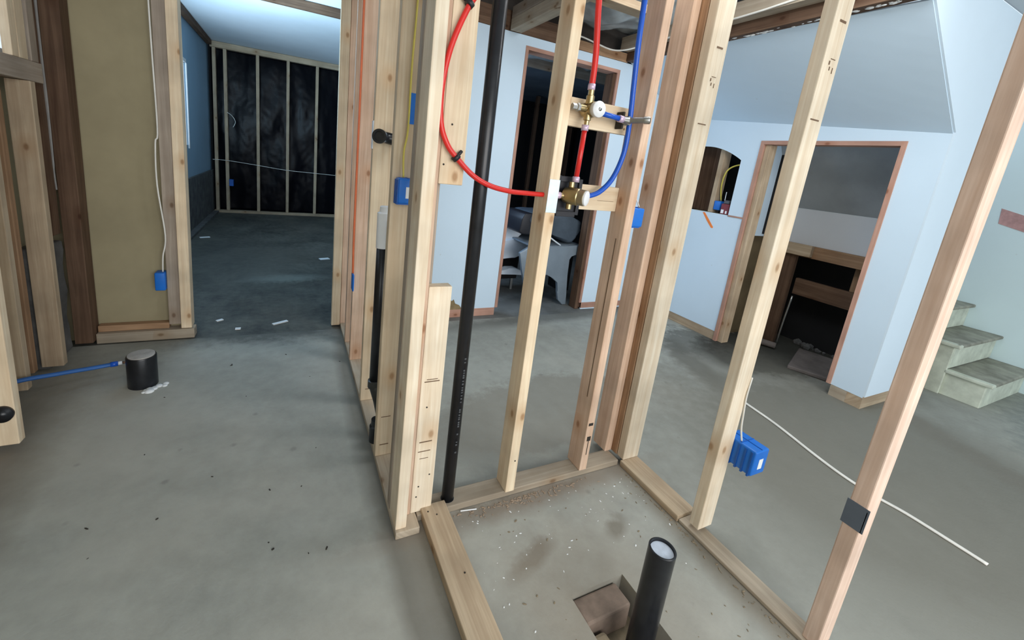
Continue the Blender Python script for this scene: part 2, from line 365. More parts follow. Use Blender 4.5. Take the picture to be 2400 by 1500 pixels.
# ================================================================== SETTING
# floor with the sunken drain pit
def rect_floor(name, rects, mat, z=0.0, th=0.12):
    bm = bmesh.new()
    for (x0, x1, y0, y1) in rects: add_box(bm, x0, x1, y0, y1, z - th, z)
    bmesh.ops.remove_doubles(bm, verts=bm.verts, dist=0.0005)
    return struct(emit(name, bm, mat))
PX0, PX1, PY0, PY1 = 0.755, 0.955, 0.36, 0.715
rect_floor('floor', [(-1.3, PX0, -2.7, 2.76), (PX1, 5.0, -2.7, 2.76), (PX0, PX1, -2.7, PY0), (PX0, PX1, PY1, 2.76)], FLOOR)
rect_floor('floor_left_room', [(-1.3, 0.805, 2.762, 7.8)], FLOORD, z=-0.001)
rect_floor('floor_workshop', [(0.806, 4.2, 2.762, 6.3)], FLOORG, z=-0.001)
struct(box('floor_pit', PX0 - 0.01, PX1 + 0.01, PY0 - 0.01, PY1 + 0.01, -0.16, -0.10, DIRT))

# rear wall, Y = 2.83, with its doorway; hallway opening to the left
def wall_with_holes(name, plane, d0, d1, outer, holes, mat):
    """outer=(u0,u1,v0,v1); holes=list of rects; split into cells"""
    us = sorted({outer[0], outer[1]} | {h[0] for h in holes} | {h[1] for h in holes}); vs = sorted({outer[2], outer[3]} | {h[2] for h in holes} | {h[3] for h in holes})
    bm = bmesh.new()
    for a, b in zip(us, us[1:]):
        for c, d in zip(vs, vs[1:]):
            if any(h[0] <= (a + b) / 2 <= h[1] and h[2] <= (c + d) / 2 <= h[3] for h in holes): continue
            if plane == 'xz': add_box(bm, a, b, d0, d1, c, d)
            else: add_box(bm, d0, d1, a, b, c, d)
    bmesh.ops.remove_doubles(bm, verts=bm.verts, dist=0.0005)
    seen = {}
    for f in list(bm.faces):
        k = tuple(round(x, 4) for x in f.calc_center_median())
        if k in seen: bmesh.ops.delete(bm, geom=[f, seen[k]], context='FACES_ONLY'); seen.pop(k)
        else: seen[k] = f
    return struct(emit(name, bm, mat))
RY = 2.83
wall_with_holes('wall_rear', 'xz', RY, RY + 0.013, (0.40, 3.15, 0.065, 2.13), [(1.515, 2.405, 0.0, 2.065)], DW)
# baseboard-height framing edge under the drywall and trims round the doorway
def trim(name, x0, x1, y0, y1, z0, z1, tone='edge'):
    return struct(lumber(name, x0, x1, y0, y1, z0, z1, tone, bev=0.001))
trim('trim_1', 0.40, 1.515, RY - 0.002, RY + 0.09, 0.0, 0.065)
trim('trim_2', 2.405, 3.14, RY - 0.002, RY + 0.09, 0.012, 0.065)
trim('trim_3', 1.515, 1.540, RY - 0.004, RY + 0.10, 0.065, 2.065)
trim('trim_4', 1.515, 2.405, RY - 0.004, RY + 0.10, 2.040, 2.066)
trim('trim_5', 2.380, 2.405, RY - 0.004, RY + 0.012, 0.065, 2.040)
struct(lumber('trim_6', 2.352, 2.392, RY + 0.014, RY + 0.105, 0.0, 2.035, 'dark'))
# torn drywall corner showing brown backing
bm = prism_bm([(0.93, 0.055), (1.235, 0.055), (1.20, 0.10), (1.165, 0.115), (1.15, 0.15), (1.135, 0.135), (1.11, 0.165), (1.085, 0.205), (1.07, 0.17), (1.045, 0.19), (1.03, 0.15), (0.99, 0.16), (0.95, 0.10)], 'xz', RY - 0.0015, RY + 0.002)
o = emit('torn_drywall_patch', bm, plain('brown_backing', (0.26, 0.19, 0.10), 0.95, scale=20, var=0.25)); tag(o, 'ragged brown torn patch at the bottom of the rear drywall beside the black vent pipe', 'wall damage')
# top board over the rear wall
tag(lumber('top_plate', 1.80, 2.46, RY - 0.006, RY + 0.085, 2.132, 2.20, 'brown'), 'orange-brown board lying along the top of the white rear wall above the doorway', 'board')
tag(lumber('top_plate', 0.42, 1.79, RY - 0.003, RY + 0.088, 2.132, 2.26, 'dark'), 'dark old board above the rear wall left of the doorway, behind the black pipe', 'board')

# right wall (X = 3.15): niche + closet opening, knee wall with sloped upper part
RX = 3.155; HY0, HY1, HZ = 1.19, 2.02, 1.60
def arch_wall():
    bm = bmesh.new(); x0, x1 = RX, RX + 0.013; zc = 1.70
    ny0, ny1, nz0 = 2.145, 2.52, 1.02
    arc = [(ny0 + (ny1 - ny0) * t, 1.455 + 0.115 * math.sin(math.pi * (0.08 + 0.92 * t) * 0.72) / math.sin(math.pi * 0.72 * 1.0 if False else 1.4)) for t in [i / 14 for i in range(15)]]
    arc = [(ny0 + (ny1 - ny0) * t, 1.455 + 0.10 * (1 - (1 - min(1, t * 1.15)) ** 2)) for t in [i / 14 for i in range(15)]]
    def quad(y0, y1, za0, za1, zb0, zb1):
        vs = []
        for x in (x0, x1): vs += [bm.verts.new((x, y0, za0)), bm.verts.new((x, y1, zb0)), bm.verts.new((x, y1, zb1)), bm.verts.new((x, y0, za1))]
        for f in ((0, 1, 2, 3), (7, 6, 5, 4), (0, 4, 5, 1), (1, 5, 6, 2), (2, 6, 7, 3), (3, 7, 4, 0)): bm.faces.new([vs[i] for i in f])
    crease = lambda y: 1.645 + (y - 1.03) * 0.089
    quad(HY1, ny0, 0.075, crease(HY1), 0.075, crease(ny0))
    quad(ny0, ny1, 0.075, nz0, 0.075, nz0)
    for (ya, za), (yb, zb) in zip(arc, arc[1:]): quad(ya, yb, za, crease(ya), zb, crease(yb))
    quad(ny1, RY, 0.075, crease(ny1), 0.075, crease(RY))
    quad(1.0222, HY0, 0.075, crease(1.0222), 0.075, crease(HY0))
    quad(HY0, HY1, HZ, crease(HY0), HZ, crease(HY1))
    bmesh.ops.remove_doubles(bm, verts=bm.verts, dist=0.0003)
    return struct(emit('wall_right', bm, DW))
arch_wall()
# sloped ceiling plane above the knee wall
bm = bmesh.new()
c00, c10, c11, c01 = [Vector(p) for p in ((3.157, 1.022, 1.64), (3.157, RY, 1.80), (2.46, RY, 2.16), (2.52, 1.022, 2.127))]
G = [[c00.lerp(c10, a / 10).lerp(c01.lerp(c11, a / 10), b / 8) for b in range(9)] for a in range(11)]
T_ = [[bm.verts.new(p) for p in r] for r in G]; U_ = [[bm.verts.new(p + Vector((0.012, 0, 0.012))) for p in r] for r in G]
for a in range(10):
    for b in range(8):
        bm.faces.new((T_[a][b], T_[a + 1][b], T_[a + 1][b + 1], T_[a][b + 1])); bm.faces.new((U_[a][b], U_[a][b + 1], U_[a + 1][b + 1], U_[a + 1][b]))
for a in range(10):
    for b in (0, 8): bm.faces.new((T_[a][b], T_[a + 1][b], U_[a + 1][b], U_[a][b]))
for b in range(8):
    for a in (0, 10): bm.faces.new((T_[a][b], T_[a][b + 1], U_[a][b + 1], U_[a][b]))
struct(emit('ceiling_slope', bm, DW))
# end face of the knee wall turning right, up to the near ceiling
bm = prism_bm([(3.155, 0.085), (3.75, 0.085), (3.75, 2.285), (2.44, 2.285), (2.44, 2.132), (2.52, 2.132), (3.155, 1.647)], 'xz', 1.012, 1.022)
struct(emit('wall_column', bm, drywall('drywall_pale', (0.66, 0.78, 0.88), 0.05)))
trim('trim_7', 3.157, 3.75, 1.020, 1.10, 0.0, 0.085, 'tanned')
trim('trim_8', 3.157, 3.24, 1.10, 1.19, 0.0, 0.075, 'dusty')
trim('trim_9', 3.157, 3.24, 2.02, 2.83, 0.0, 0.075, 'tanned')
trim('trim_10', 3.148, 3.24, 1.190, 1.215, 0.075, 1.60)
trim('trim_11', 3.148, 3.24, 1.995, 2.020, 0.0, 1.60)
trim('trim_12', 3.148, 3.24, 1.190, 2.020, 1.575, 1.602)
trim('trim_13', 3.150, 3.165, 2.02, 2.145, 1.012, 1.024)
struct(lumber('trim_14', 3.17, 3.25, 1.955, 1.994, 0.0, 1.574, 'tanned'))
# niche lining
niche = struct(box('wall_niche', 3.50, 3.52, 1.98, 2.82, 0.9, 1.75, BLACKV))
struct(box('trim_15', 3.170, 3.26, 2.146, 2.52, 1.005, 1.020, TANP))
tag(lumber('stud', 3.20, 3.285, 2.325, 2.365, 1.021, 1.64, 'tanned', bev=0.002), 'pale stud standing inside the arched niche', 'stud', None)
tag(lumber('stud', 3.172, 3.25, 2.125, 2.144, 1.021, 1.48, 'tanned', bev=0.001), 'narrow wood edge closing the right side of the arched niche', 'stud')
tag(lumber('plank', 3.30, 3.33, 2.44, 2.60, 1.021, 1.60, 'dark', bev=0.001), 'dark rough plank at the left inside the arched niche', 'plank')

# closet behind the opening
struct(box('wall_closet_back', 3.74, 3.76, 1.031, 2.08, 0.86, 1.14, DWG))
bm = bmesh.new()
q = [(3.74, 1.031, 1.141), (3.74, 2.08, 1.141), (3.40, 2.08, 1.70), (3.40, 1.031, 1.70)]
A = [bm.verts.new(p) for p in q]; B = [bm.verts.new((p[0] + 0.02, p[1], p[2] + 0.01)) for p in q]
bm.faces.new(A); bm.faces.new(B[::-1])
for i in range(4): bm.faces.new((A[i], B[i], B[(i + 1) % 4], A[(i + 1) % 4]))
struct(emit('ceiling_closet', bm, plain('closet_grey', (0.34, 0.365, 0.375), 0.9, scale=3, var=0.15)))
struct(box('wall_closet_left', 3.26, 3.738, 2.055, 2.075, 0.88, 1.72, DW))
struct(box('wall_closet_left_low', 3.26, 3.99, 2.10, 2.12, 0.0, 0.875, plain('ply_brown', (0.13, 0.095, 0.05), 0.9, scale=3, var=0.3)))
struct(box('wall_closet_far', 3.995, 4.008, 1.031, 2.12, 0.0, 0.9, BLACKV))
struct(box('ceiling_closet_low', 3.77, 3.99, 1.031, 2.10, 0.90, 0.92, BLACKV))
lumber('header_board', 3.70, 3.738, 1.031, 2.05, 0.765, 0.86, 'brown', 'brown header board under the grey drywall inside the stair closet', 'board')
lumber('header_board', 3.66, 3.698, 1.75, 2.05, 0.775, 0.865, 'tanned', 'short lighter board in the upper left of the stair closet', 'board')
lumber('joist', 3.78, 3.82, 1.031, 1.86, 0.44, 0.575, 'dark', 'dark reddish beam lying across the opening low inside the stair closet', 'beam')
lumber('stud', 3.80, 3.84, 1.43, 1.50, 0.576, 0.764, 'brown', 'short post between the two boards inside the stair closet', 'stud')
lumber('stud', 3.70, 3.737, 1.86, 1.95, 0.0, 0.764, 'dark', 'dark post at the left inside the stair closet', 'stud')
bm = tube_bm([(3.67, 1.815, 0.0), (3.672, 1.81, 0.2), (3.68, 1.80, 0.44)], 0.008, 8, 4)
tag(emit('conduit', bm, STEEL, smooth=True), 'thin bright pipe rising beside the dark post in the stair closet', 'pipe')
bm = bmesh.new(); add_box(bm, 3.30, 3.80, 1.34, 1.62, 0.002, 0.03, 0.008)
for v in bm.verts: v.co.z += 0.01 * noise.noise(v.co * 7)
bmesh.ops.rotate(bm, verts=bm.verts, cent=(3.6, 1.5, 0.02), matrix=Matrix.Rotation(0.35, 3, 'Z'))
tag(emit('cardboard_sheet', bm, plain('dusty_sheet', (0.14, 0.12, 0.11), 0.9, scale=8, var=0.3)), 'dusty flat sheet lying on the wet floor of the stair closet', 'sheet')
bm = tube_bm([(3.42, 1.95, 0.03), (3.50, 1.86, 0.035), (3.56, 1.76, 0.03)], 0.025, 10, 5)
tag(emit('rolled_rag', bm, plain('grey_rag', (0.13, 0.11, 0.10), 0.9), smooth=True), 'grey rolled rag on the closet floor below the thin pipe', 'rag')
bm = bmesh.new()
for i in range(60):
    x = random.uniform(3.87, 3.95); y = random.uniform(1.1, 1.8); s = random.uniform(0.008, 0.03)
    bmesh.ops.create_icosphere(bm, subdivisions=1, radius=s, matrix=Matrix.Translation((x, y, s * 0.6)))
tag(emit('rubble', bm, CONC), 'loose dark rubble at the back of the stair closet floor', 'rubble', None, 'stuff')

# brown eaves beam along the sloped wall
lumber('beam', 2.44, 2.52, 1.031, 2.82, 2.137, 2.215, 'dark', 'long dark brown beam running along the top of the sloped white wall', 'beam')
lumber('beam', 2.36, 2.438, 1.031, 2.82, 2.205, 2.30, 'dusty', 'lighter dusty board running just above the long dark beam', 'beam')
struct(box('wall_rear_upper', 0.30, 3.30, 2.925, 2.94, 2.12, 2.439, MATS['old_ceiling_boards'] if 'old_ceiling_boards' in MATS else plain('old_ceiling_boards', (0.055, 0.045, 0.038), 0.9, scale=6, var=0.4)))
# plaster crumbs on the lower edge of beam
bm = bmesh.new()
for i in range(70):
    y = random.uniform(1.05, 2.4); s = random.uniform(0.003, 0.010)
    bmesh.ops.create_icosphere(bm, subdivisions=1, radius=s, matrix=Matrix.Translation((2.478 + random.uniform(-.012, .01), y, 2.135 + random.uniform(-.004, .004))) @ Matrix.Diagonal((1, 2.2, .7, 1)))
tag(emit('plaster_crumbs', bm, PLASTER), 'broken plaster crumbs along the lower edge of the dark beam', 'plaster', None, 'stuff')
# ceilings
struct(box('ceiling', -1.3, 2.45, -2.7, 1.6, 2.44, 2.47, CEIL))
struct(box('ceiling_rear', -1.3, 3.3, 1.6, 2.95, 2.44, 2.47, plain('old_ceiling_boards', (0.055, 0.045, 0.038), 0.9, scale=6, var=0.4)))
struct(box('ceiling_near_right', 2.45, 5.0, -2.7, 1.015, 2.29, 2.31, CEIL))
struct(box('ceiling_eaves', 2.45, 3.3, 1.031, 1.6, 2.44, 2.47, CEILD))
# stair wall on the right
struct(box('wall_stair', 4.88, 4.90, -2.7, 2.8, 0.0, 2.30, DWT))
bm = prism_bm([(0.93, 1.13), (1.165, 1.20), (1.175, 1.315), (0.93, 1.24)], 'yz', 4.877, 4.8805)
tag(emit('bare_wall_patch', bm, PINKP), 'dull pink patch of bare backing on the pale stair wall at right', 'wall damage')

# staircase
st = thing('staircase', (4.4, 0.95, 0), 'worn pale green wooden steps climbing along the wall at far right', 'stairs')
SX0, SX1 = 4.10, 4.878
for i, (y0, zt) in enumerate(((0.765, 0.185), (0.955, 0.375), (1.145, 0.56), (1.335, 0.745))):
    y1 = y0 + 0.20
    sx = SX0 - 0.02 * i
    bm = bmesh.new(); add_box(bm, sx + 0.02, SX1, y0, y0 + 0.022, zt - 0.185 if i else 0.0, zt - 0.026, 0.004)
    r = emit('riser', bm, PAINT, st)
    bm = bmesh.new(); add_box(bm, sx - 0.02, SX1, y0 - 0.028, y1 + 0.005, zt - 0.025, zt, 0.009, 3)
    for v in bm.verts:
        v.co.z += 0.003 * noise.noise(v.co * 9)
        if v.co.y < y0 and abs(v.co.x - (sx + .3)) < .2: v.co.y += 0.004
    t = emit('tread', bm, TREAD, st)
    bm = bmesh.new(); add_box(bm, sx - 0.0225, sx + 0.03, y0 - 0.030, y1, zt - 0.0255, zt + 0.0006, 0.008, 2); e = emit('tread_nosing', bm, PAINT, t)
    bm = bmesh.new(); add_box(bm, sx, sx + 0.019, y0 + 0.001, y0 + 0.40, 0.0, zt - 0.026, 0.004); emit('side_panel', bm, PAINT, st)
bm = prism_bm([(1.16, 0.0), (1.30, 0.0), (1.16, 0.11)], 'yz', 4.075, 4.095); emit('side_block', bm, PAINT, st)

# left wall with window rough opening, sheathed in tan board
wall_with_holes('wall_left', 'yz', -1.15, -1.135, (-2.7, 2.90, 0.0, 2.44), [(1.2, 2.76, 1.42, 2.2)], TANP)
w1 = struct(box('window_1', -1.132, -1.100, 1.2, 1.235, 1.425, 2.195, WHITEP))
bm = bmesh.new()
for b_ in ((1.236, 2.755, 1.425, 1.455), (1.236, 2.755, 2.165, 2.195), (2.74, 2.755, 1.456, 2.164), (1.76, 1.79, 1.456, 2.164)): add_box(bm, -1.132, -1.100, b_[0], b_[1], b_[2], b_[3])
emit('window_frame', bm, WHITEP, w1)
gm, gnt, gb = newmat('window_glass'); gb.inputs['Transmission Weight'].default_value = 1.0; gb.inputs['Roughness'].default_value = 0.05; gb.inputs['IOR'].default_value = 1.02
bm = bmesh.new(); add_box(bm, -1.118, -1.115, 1.237, 2.739, 1.456, 2.164); emit('window_pane', bm, gm, w1)

# tan panel wall at the end of left wall (Y = 2.8)
struct(box('wall_panel', -1.134, -0.582, 2.845, 2.86, 0.0, 2.44, TANP))
g = 'framing at the tan panel'
lumber('stud', -1.04, -0.965, 2.745, 2.835, 0.02, 2.43, 'dark', 'dark stained old post against the left edge of the tan panel', 'stud')
lumber('stud', -1.098, -1.045, 2.66, 2.744, 0.63, 2.43, 'dark', 'old brown post in the corner standing on the dark stem wall', 'stud')
bm = tube_bm([(-1.042, 2.738, 2.3), (-1.043, 2.738, 1.6), (-1.041, 2.738, 1.2), (-1.043, 2.738, 0.95), (-1.041, 2.738, 0.85)], [0.007, 0.006, 0.005, 0.0035, 0.003], 6, 8)
tag(emit('caulk_bead', bm, plain('old_caulk', (0.30, 0.29, 0.28), 0.9)), 'ragged white bead of old caulk down the seam of the dark corner posts', 'caulk')
lumber('stud', -0.640, -0.582, 2.80, 2.842, 0.082, 2.43, 'grey', 'grey-brown stud on the right edge of the tan panel carrying the blue box', 'stud')
lumber('stud', -0.580, -0.528, 2.785, 2.865, 0.060, 2.43, 'fresh', 'fresh pale stud framing the left side of the dark hallway', 'stud')
lumber('bottom_plate', -0.962, -0.515, 2.775, 2.845, 0.0, 0.058, 'dusty', 'dusty bottom plate under the tan panel beside the hallway', 'board')
lumber('bottom_plate', -0.96, -0.64, 2.80, 2.844, 0.059, 0.095, 'brown', 'thin strip of wood lying on the plate under the tan panel', 'board')
bm = bmesh.new(); add_box(bm, -1.133, -1.045, 2.50, 2.744, 0.0, 0.60, 0.01)
for k in range(8): bmesh.ops.bisect_plane(bm, geom=list(bm.verts) + list(bm.edges) + list(bm.faces), plane_co=(0, 0, 0.07 * k + 0.05), plane_no=(0, 0, 1))
for v in bm.verts: v.co += 0.012 * noise.noise_vector(v.co * 9)
tag(emit('stem_wall', bm, CONC), 'rough black concrete stem wall in the left corner below the brown post', 'concrete')
# left wall studs
ll = (('L', 1.86, -1.06, -0.885, 0.03, 'pink'),)
s = lumber('stud', -1.06, -0.885, 1.862, 1.90, 0.03, 1.33, 'fresh', 'pale stud with a black pipe hole at the extreme left edge', 'stud')
lathe = lathe_bm([(0, 0.030), (0.012, 0.030), (0.012, 0.022), (0.02, 0.022)], (-0.915, 1.862, 0.16), (0, -1, 0)); emit('pipe_stub', lathe, BLACKP, s, True)
lumber('stud', -1.125, -1.025, 2.262, 2.298, 0.03, 1.335, 'tanned', 'greyish stud under the sill, second from the left edge', 'stud')
lumber('stud', -1.133, -1.068, 2.420, 2.455, 0.03, 1.335, 'brown', 'reddish narrow stud tucked behind the rightmost stud of the left wall', 'stud')
lumber('stud', -1.065, -0.985, 2.475, 2.513, 0.03, 1.335, 'tanned', 'weathered stud nearest the dark concrete corner on the left wall', 'stud')
lumber('window_sill_plate', -1.09, -1.00, 1.3, 2.625, 1.337, 1.420, 'grey', 'rough brown sill board of the window opening at upper left', 'board')
lumber('stud', -1.040, -1.01, 2.432, 2.478, 1.422, 2.43, 'fresh', 'pale stud beside the window at the top left corner', 'stud')
lumber('stud', -1.050, -1.01, 2.482, 2.546, 1.422, 2.43, 'fresh', 'second pale stud right of the window, above the sill board', 'stud')
lumber('stud', -1.095, -1.01, 2.574, 2.628, 1.422, 2.43, 'grey', 'grey stud above the end of the sill board next to the dark posts', 'stud')

# left room beyond the hallway
LX = -1.10
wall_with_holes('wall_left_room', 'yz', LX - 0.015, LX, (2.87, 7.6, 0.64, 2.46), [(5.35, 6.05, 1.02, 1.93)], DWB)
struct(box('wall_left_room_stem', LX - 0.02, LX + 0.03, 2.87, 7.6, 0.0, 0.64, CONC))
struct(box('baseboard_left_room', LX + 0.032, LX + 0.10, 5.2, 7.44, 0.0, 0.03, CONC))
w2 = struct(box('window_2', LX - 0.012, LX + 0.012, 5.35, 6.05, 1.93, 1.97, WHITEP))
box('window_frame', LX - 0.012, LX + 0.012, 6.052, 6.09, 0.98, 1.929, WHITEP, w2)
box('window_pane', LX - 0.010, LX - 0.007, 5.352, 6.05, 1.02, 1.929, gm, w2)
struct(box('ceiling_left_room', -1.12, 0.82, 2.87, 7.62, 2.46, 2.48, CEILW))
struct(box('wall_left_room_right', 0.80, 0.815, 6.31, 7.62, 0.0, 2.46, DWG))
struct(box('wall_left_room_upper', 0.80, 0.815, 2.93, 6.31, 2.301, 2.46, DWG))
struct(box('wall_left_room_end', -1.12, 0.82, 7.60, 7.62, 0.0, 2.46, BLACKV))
struct(lumber('trim_16', -1.09, -1.03, 2.87, 7.42, 2.39, 2.455, 'dark'))
g = 'studs of the far wall over black plastic'
FY = 7.45
fx = [(-1.035, 'narrow far stud tight in the left corner before the black plastic'), (-0.900, 'second far stud from the left corner, with a loose wire and blue box'),
      (-0.487, 'third far stud from the left corner over the black plastic'), (-0.078, 'fourth far stud from the left corner over the black plastic'), (0.335, 'rightmost far stud visible over the black plastic')]
first = None
for x, lab in fx:
    lumber('stud', x, x + 0.042, FY, FY + 0.08, 0.042, 2.372, 'tanned', lab, 'stud', g, bev=0.002)
lumber('top_plate', -1.06, 0.795, FY - 0.002, FY + 0.08, 2.374, 2.455, 'tanned', 'top plate of the far framed wall under the bright ceiling', 'board')
lumber('bottom_plate', -1.06, 0.795, FY - 0.002, FY + 0.08, 0.0, 0.040, 'tanned', 'bottom plate of the far framed wall on the dark floor', 'board')
bm = bmesh.new(); nx, nz = 90, 90; G = []
for i in range(nx + 1):
    row = []
    for k in range(nz + 1):
        x = -1.07 + 1.86 * i / nx; z = 0.04 + 2.35 * k / nz
        p = Vector((x * 2.4, z * 1.1, 0.3))
        d = 0.035 * noise.noise(p) + 0.016 * noise.noise(Vector((x * 7, z * 2.5, 4))) + 0.007 * abs(noise.noise(Vector((x * 15, z * 8 + x * 6, 9))))
        row.append(bm.verts.new((x, FY + 0.13 + d * 0.8, z)))
    G.append(row)
for i in range(nx):
    for k in range(nz): bm.faces.new((G[i][k], G[i + 1][k], G[i + 1][k + 1], G[i][k + 1]))
o = emit('plastic_sheet', bm, FILM, smooth=True); tag(o, 'wrinkled black plastic sheeting stapled behind the far studs', 'plastic sheet')
md = o.modifiers.new('t', 'SOLIDIFY'); md.thickness = 0.002
bm = tube_bm([(-1.06, 7.44, 0.80), (-0.86, 7.44, 0.80), (-0.5, 7.44, 0.77), (-0.07, 7.435, 0.73), (0.35, 7.44, 0.72), (0.8, 7.44, 0.71)], 0.004, 6, 5)
tag(emit('cable', bm, WIREW), 'thin pale cable strung low across the far studs', 'cable')
bm = tube_bm([(-0.86, 7.43, 1.50), (-0.80, 7.42, 1.46), (-0.76, 7.43, 1.38), (-0.79, 7.43, 1.30)], 0.004, 6, 5)
tag(emit('cable', bm, WIREW), 'short loose wire end curling beside the second far stud', 'cable')
b_ = thing('junction_box', (-0.83, 7.44, 0.42), 'small dark blue box low on the second far stud', 'electrical box')
box('box_shell', -0.857, -0.80, 7.425, 7.50, 0.42, 0.52, BOXBD, b_, 0.004)
lumber('beam', -1.09, 0.795, 4.50, 4.55, 2.38, 2.455, 'dark', 'dark beam crossing under the bright ceiling of the left room', 'beam')
bm = bmesh.new()
for (x, y, sx, sy, a) in ((0.33, 4.62, .05, .03, .3), (0.50, 4.10, .13, .025, -.35), (0.49, 3.72, .035, .02, 0), (-0.42, 3.02, .02, .01, .6), (-0.06, 2.92, .05, .012, .5), (-0.30, 2.86, .015, .012, 0), (-.9, 5.6, .05, .02, .4)):
    r = bmesh.ops.create_cube(bm, size=1.0, matrix=Matrix.Translation((x, y, 0.004)) @ Matrix.Rotation(a, 4, 'Z') @ Matrix.Diagonal((sx * 2, sy * 2, 0.006, 1)))
tag(emit('paper_scraps', bm, LABELW), 'pale scraps of paper and plaster scattered over the dark hallway floor', 'scraps', None, 'stuff')

# workshop behind the rear doorway
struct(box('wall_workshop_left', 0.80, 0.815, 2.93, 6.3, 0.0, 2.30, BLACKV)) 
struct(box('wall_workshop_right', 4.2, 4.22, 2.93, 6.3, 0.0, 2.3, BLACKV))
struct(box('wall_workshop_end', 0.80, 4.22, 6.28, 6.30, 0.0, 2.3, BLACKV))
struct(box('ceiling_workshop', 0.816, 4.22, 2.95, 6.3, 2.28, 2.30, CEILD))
for i, (x, lab) in enumerate(((2.62, 'dark stud on the workshop back wall left of the valve piping'), (3.30, 'dark stud on the workshop back wall below the upper valve'), (3.62, 'dark stud on the workshop back wall right of the red riser'), (3.95, 'dark stud in the right corner of the workshop back wall'))):
    lumber('stud', x, x + 0.05, 5.6, 5.66, 0.0, 2.26, 'dark', lab, 'stud')
lumber('joist', 0.9, 4.1, 3.76, 3.80, 2.17, 2.275, 'grey', 'dusty joist crossing the workshop ceiling behind the doorway', 'joist')
bm = bmesh.new(); G = []
for i in range(30):
    row = []
    for k in range(14):
        x = 1.2 + 1.5 * i / 29; y = 3.05 + 0.62 * k / 13
        row.append(bm.verts.new((x, y, 2.235 + 0.04 * noise.noise(Vector((x * 3, y * 4, 2))) + 0.025 * noise.noise(Vector((x * 8, y * 8, 5))))))
    G.append(row)
for i in range(29):
    for k in range(13): bm.faces.new((G[i][k], G[i + 1][k], G[i + 1][k + 1], G[i][k + 1]))
o = emit('plastic_sheet', bm, POLY, smooth=True); tag(o, 'crumpled grey sheet hanging under the workshop ceiling in the doorway', 'plastic sheet')
md = o.modifiers.new('t', 'SOLIDIFY'); md.thickness = 0.003
box_ = lumber('crate', 1.55, 1.80, 4.6, 4.9, 0.0, 0.75, 'grey', 'grey box standing at the left inside the workshop', 'box')

def shell(name, poly, y0, y1, mat, parent, bev=0.012):
    bm = prism_bm(poly, 'xz', y0, y1); bmesh.ops.bevel(bm, geom=list(bm.edges), offset=bev, segments=3, profile=0.5, affect='EDGES')
    o = emit(name, bm, mat, parent); return autos(o, 35)
ch = thing('covered_machine', (2.30, 3.15, 0), 'silver and white moulded machine body under a dark padded cover, seen through the rear doorway', 'machine')
k = 2.97 / 3.2
def q32(p): return [(x * k, max(0.002, 1.22 + (z - 1.22) * k)) for x, z in p]
body = [(1.90, 0.44), (2.03, 0.52), (2.212, 0.512), (2.40, 0.512), (2.62, 0.525), (2.62, 0.43), (2.529, 0.430), (2.488, 0.415), (2.466, 0.38), (2.478, 0.22), (2.502, 0.0), (2.514, -0.115), (2.47, -0.11), (2.41, -0.04), (2.385, 0.05), (2.376, 0.149), (2.30, 0.195), (2.23, 0.235), (2.10, 0.16), (1.99, 0.14), (1.95, 0.27)]
shell('body_shell', q32(body), 2.955, 2.985, SILVER, ch, 0.006)
shell('inner_void', q32([(2.52, 0.0), (2.64, 0.0), (2.64, 0.42), (2.50, 0.42)]), 3.10, 3.30, BLACKV, ch, 0.006)
shell('top_shell', q32([(2.03, 0.49), (2.62, 0.50), (2.62, 0.52), (2.03, 0.51)]), 2.986, 3.60, SILVER, ch, 0.006)
cov = shell('padded_cover', q32([(1.99, 0.72), (2.02, 0.80), (2.10, 0.815), (2.25, 0.812), (2.36, 0.81), (2.48, 0.79), (2.60, 0.75), (2.585, 0.66), (2.56, 0.58), (2.51, 0.53), (2.45, 0.53), (2.30, 0.60), (2.12, 0.66)]), 3.00, 3.40, COVER, ch, 0.03)
bm = tube_bm([(1.96, 2.985, 0.70), (2.09, 2.98, 0.62), (2.19, 2.98, 0.565)], 0.007, 8, 4); emit('cover_strap', bm, WSHELL, ch, True)
shell('back_rim', q32([(1.905, 0.62), (1.92, 0.75), (1.95, 0.80), (2.05, 0.80), (2.05, 0.60), (1.95, 0.60)]), 3.02, 3.4, BLKPL, ch, 0.012)
k = 3.35 / 3.2
shell('panel', q32([(1.45, 0.50), (1.55, 0.60), (1.733, 0.70), (1.83, 0.735), (1.92, 0.74), (1.92, 0.64), (1.85, 0.58), (1.733, 0.51)]), 3.33, 3.6, WSHELL, ch, 0.012)
shell('panel', q32([(1.45, 0.42), (1.58, 0.52), (1.73, 0.57), (1.85, 0.585), (1.99, 0.58), (1.99, 0.49), (1.93, 0.44), (1.84, 0.40), (1.73, 0.395), (1.5, 0.38)]), 3.30, 3.6, WSHELL, ch, 0.012)
shell('panel', q32([(1.45, 0.235), (1.72, 0.265), (1.80, 0.295), (1.88, 0.295), (1.95, 0.27), (1.965, 0.225), (1.86, 0.235), (1.72, 0.245), (1.45, 0.21)]), 3.33, 3.6, WSHELL, ch, 0.006)
shell('dark_core', q32([(1.48, 0.16), (1.95, 0.17), (1.95, 0.60), (1.80, 0.62), (1.50, 0.50)]), 3.42, 3.58, BLACKV, ch, 0.01)
for x in (1.55, 1.99): box('leg', x, x + 0.025, 3.44, 3.47, 0.0, 0.24, STEEL, ch, 0.003)

# ================================================================== SHOWER FRAMING
ZP = 0.026; TOP = 2.435
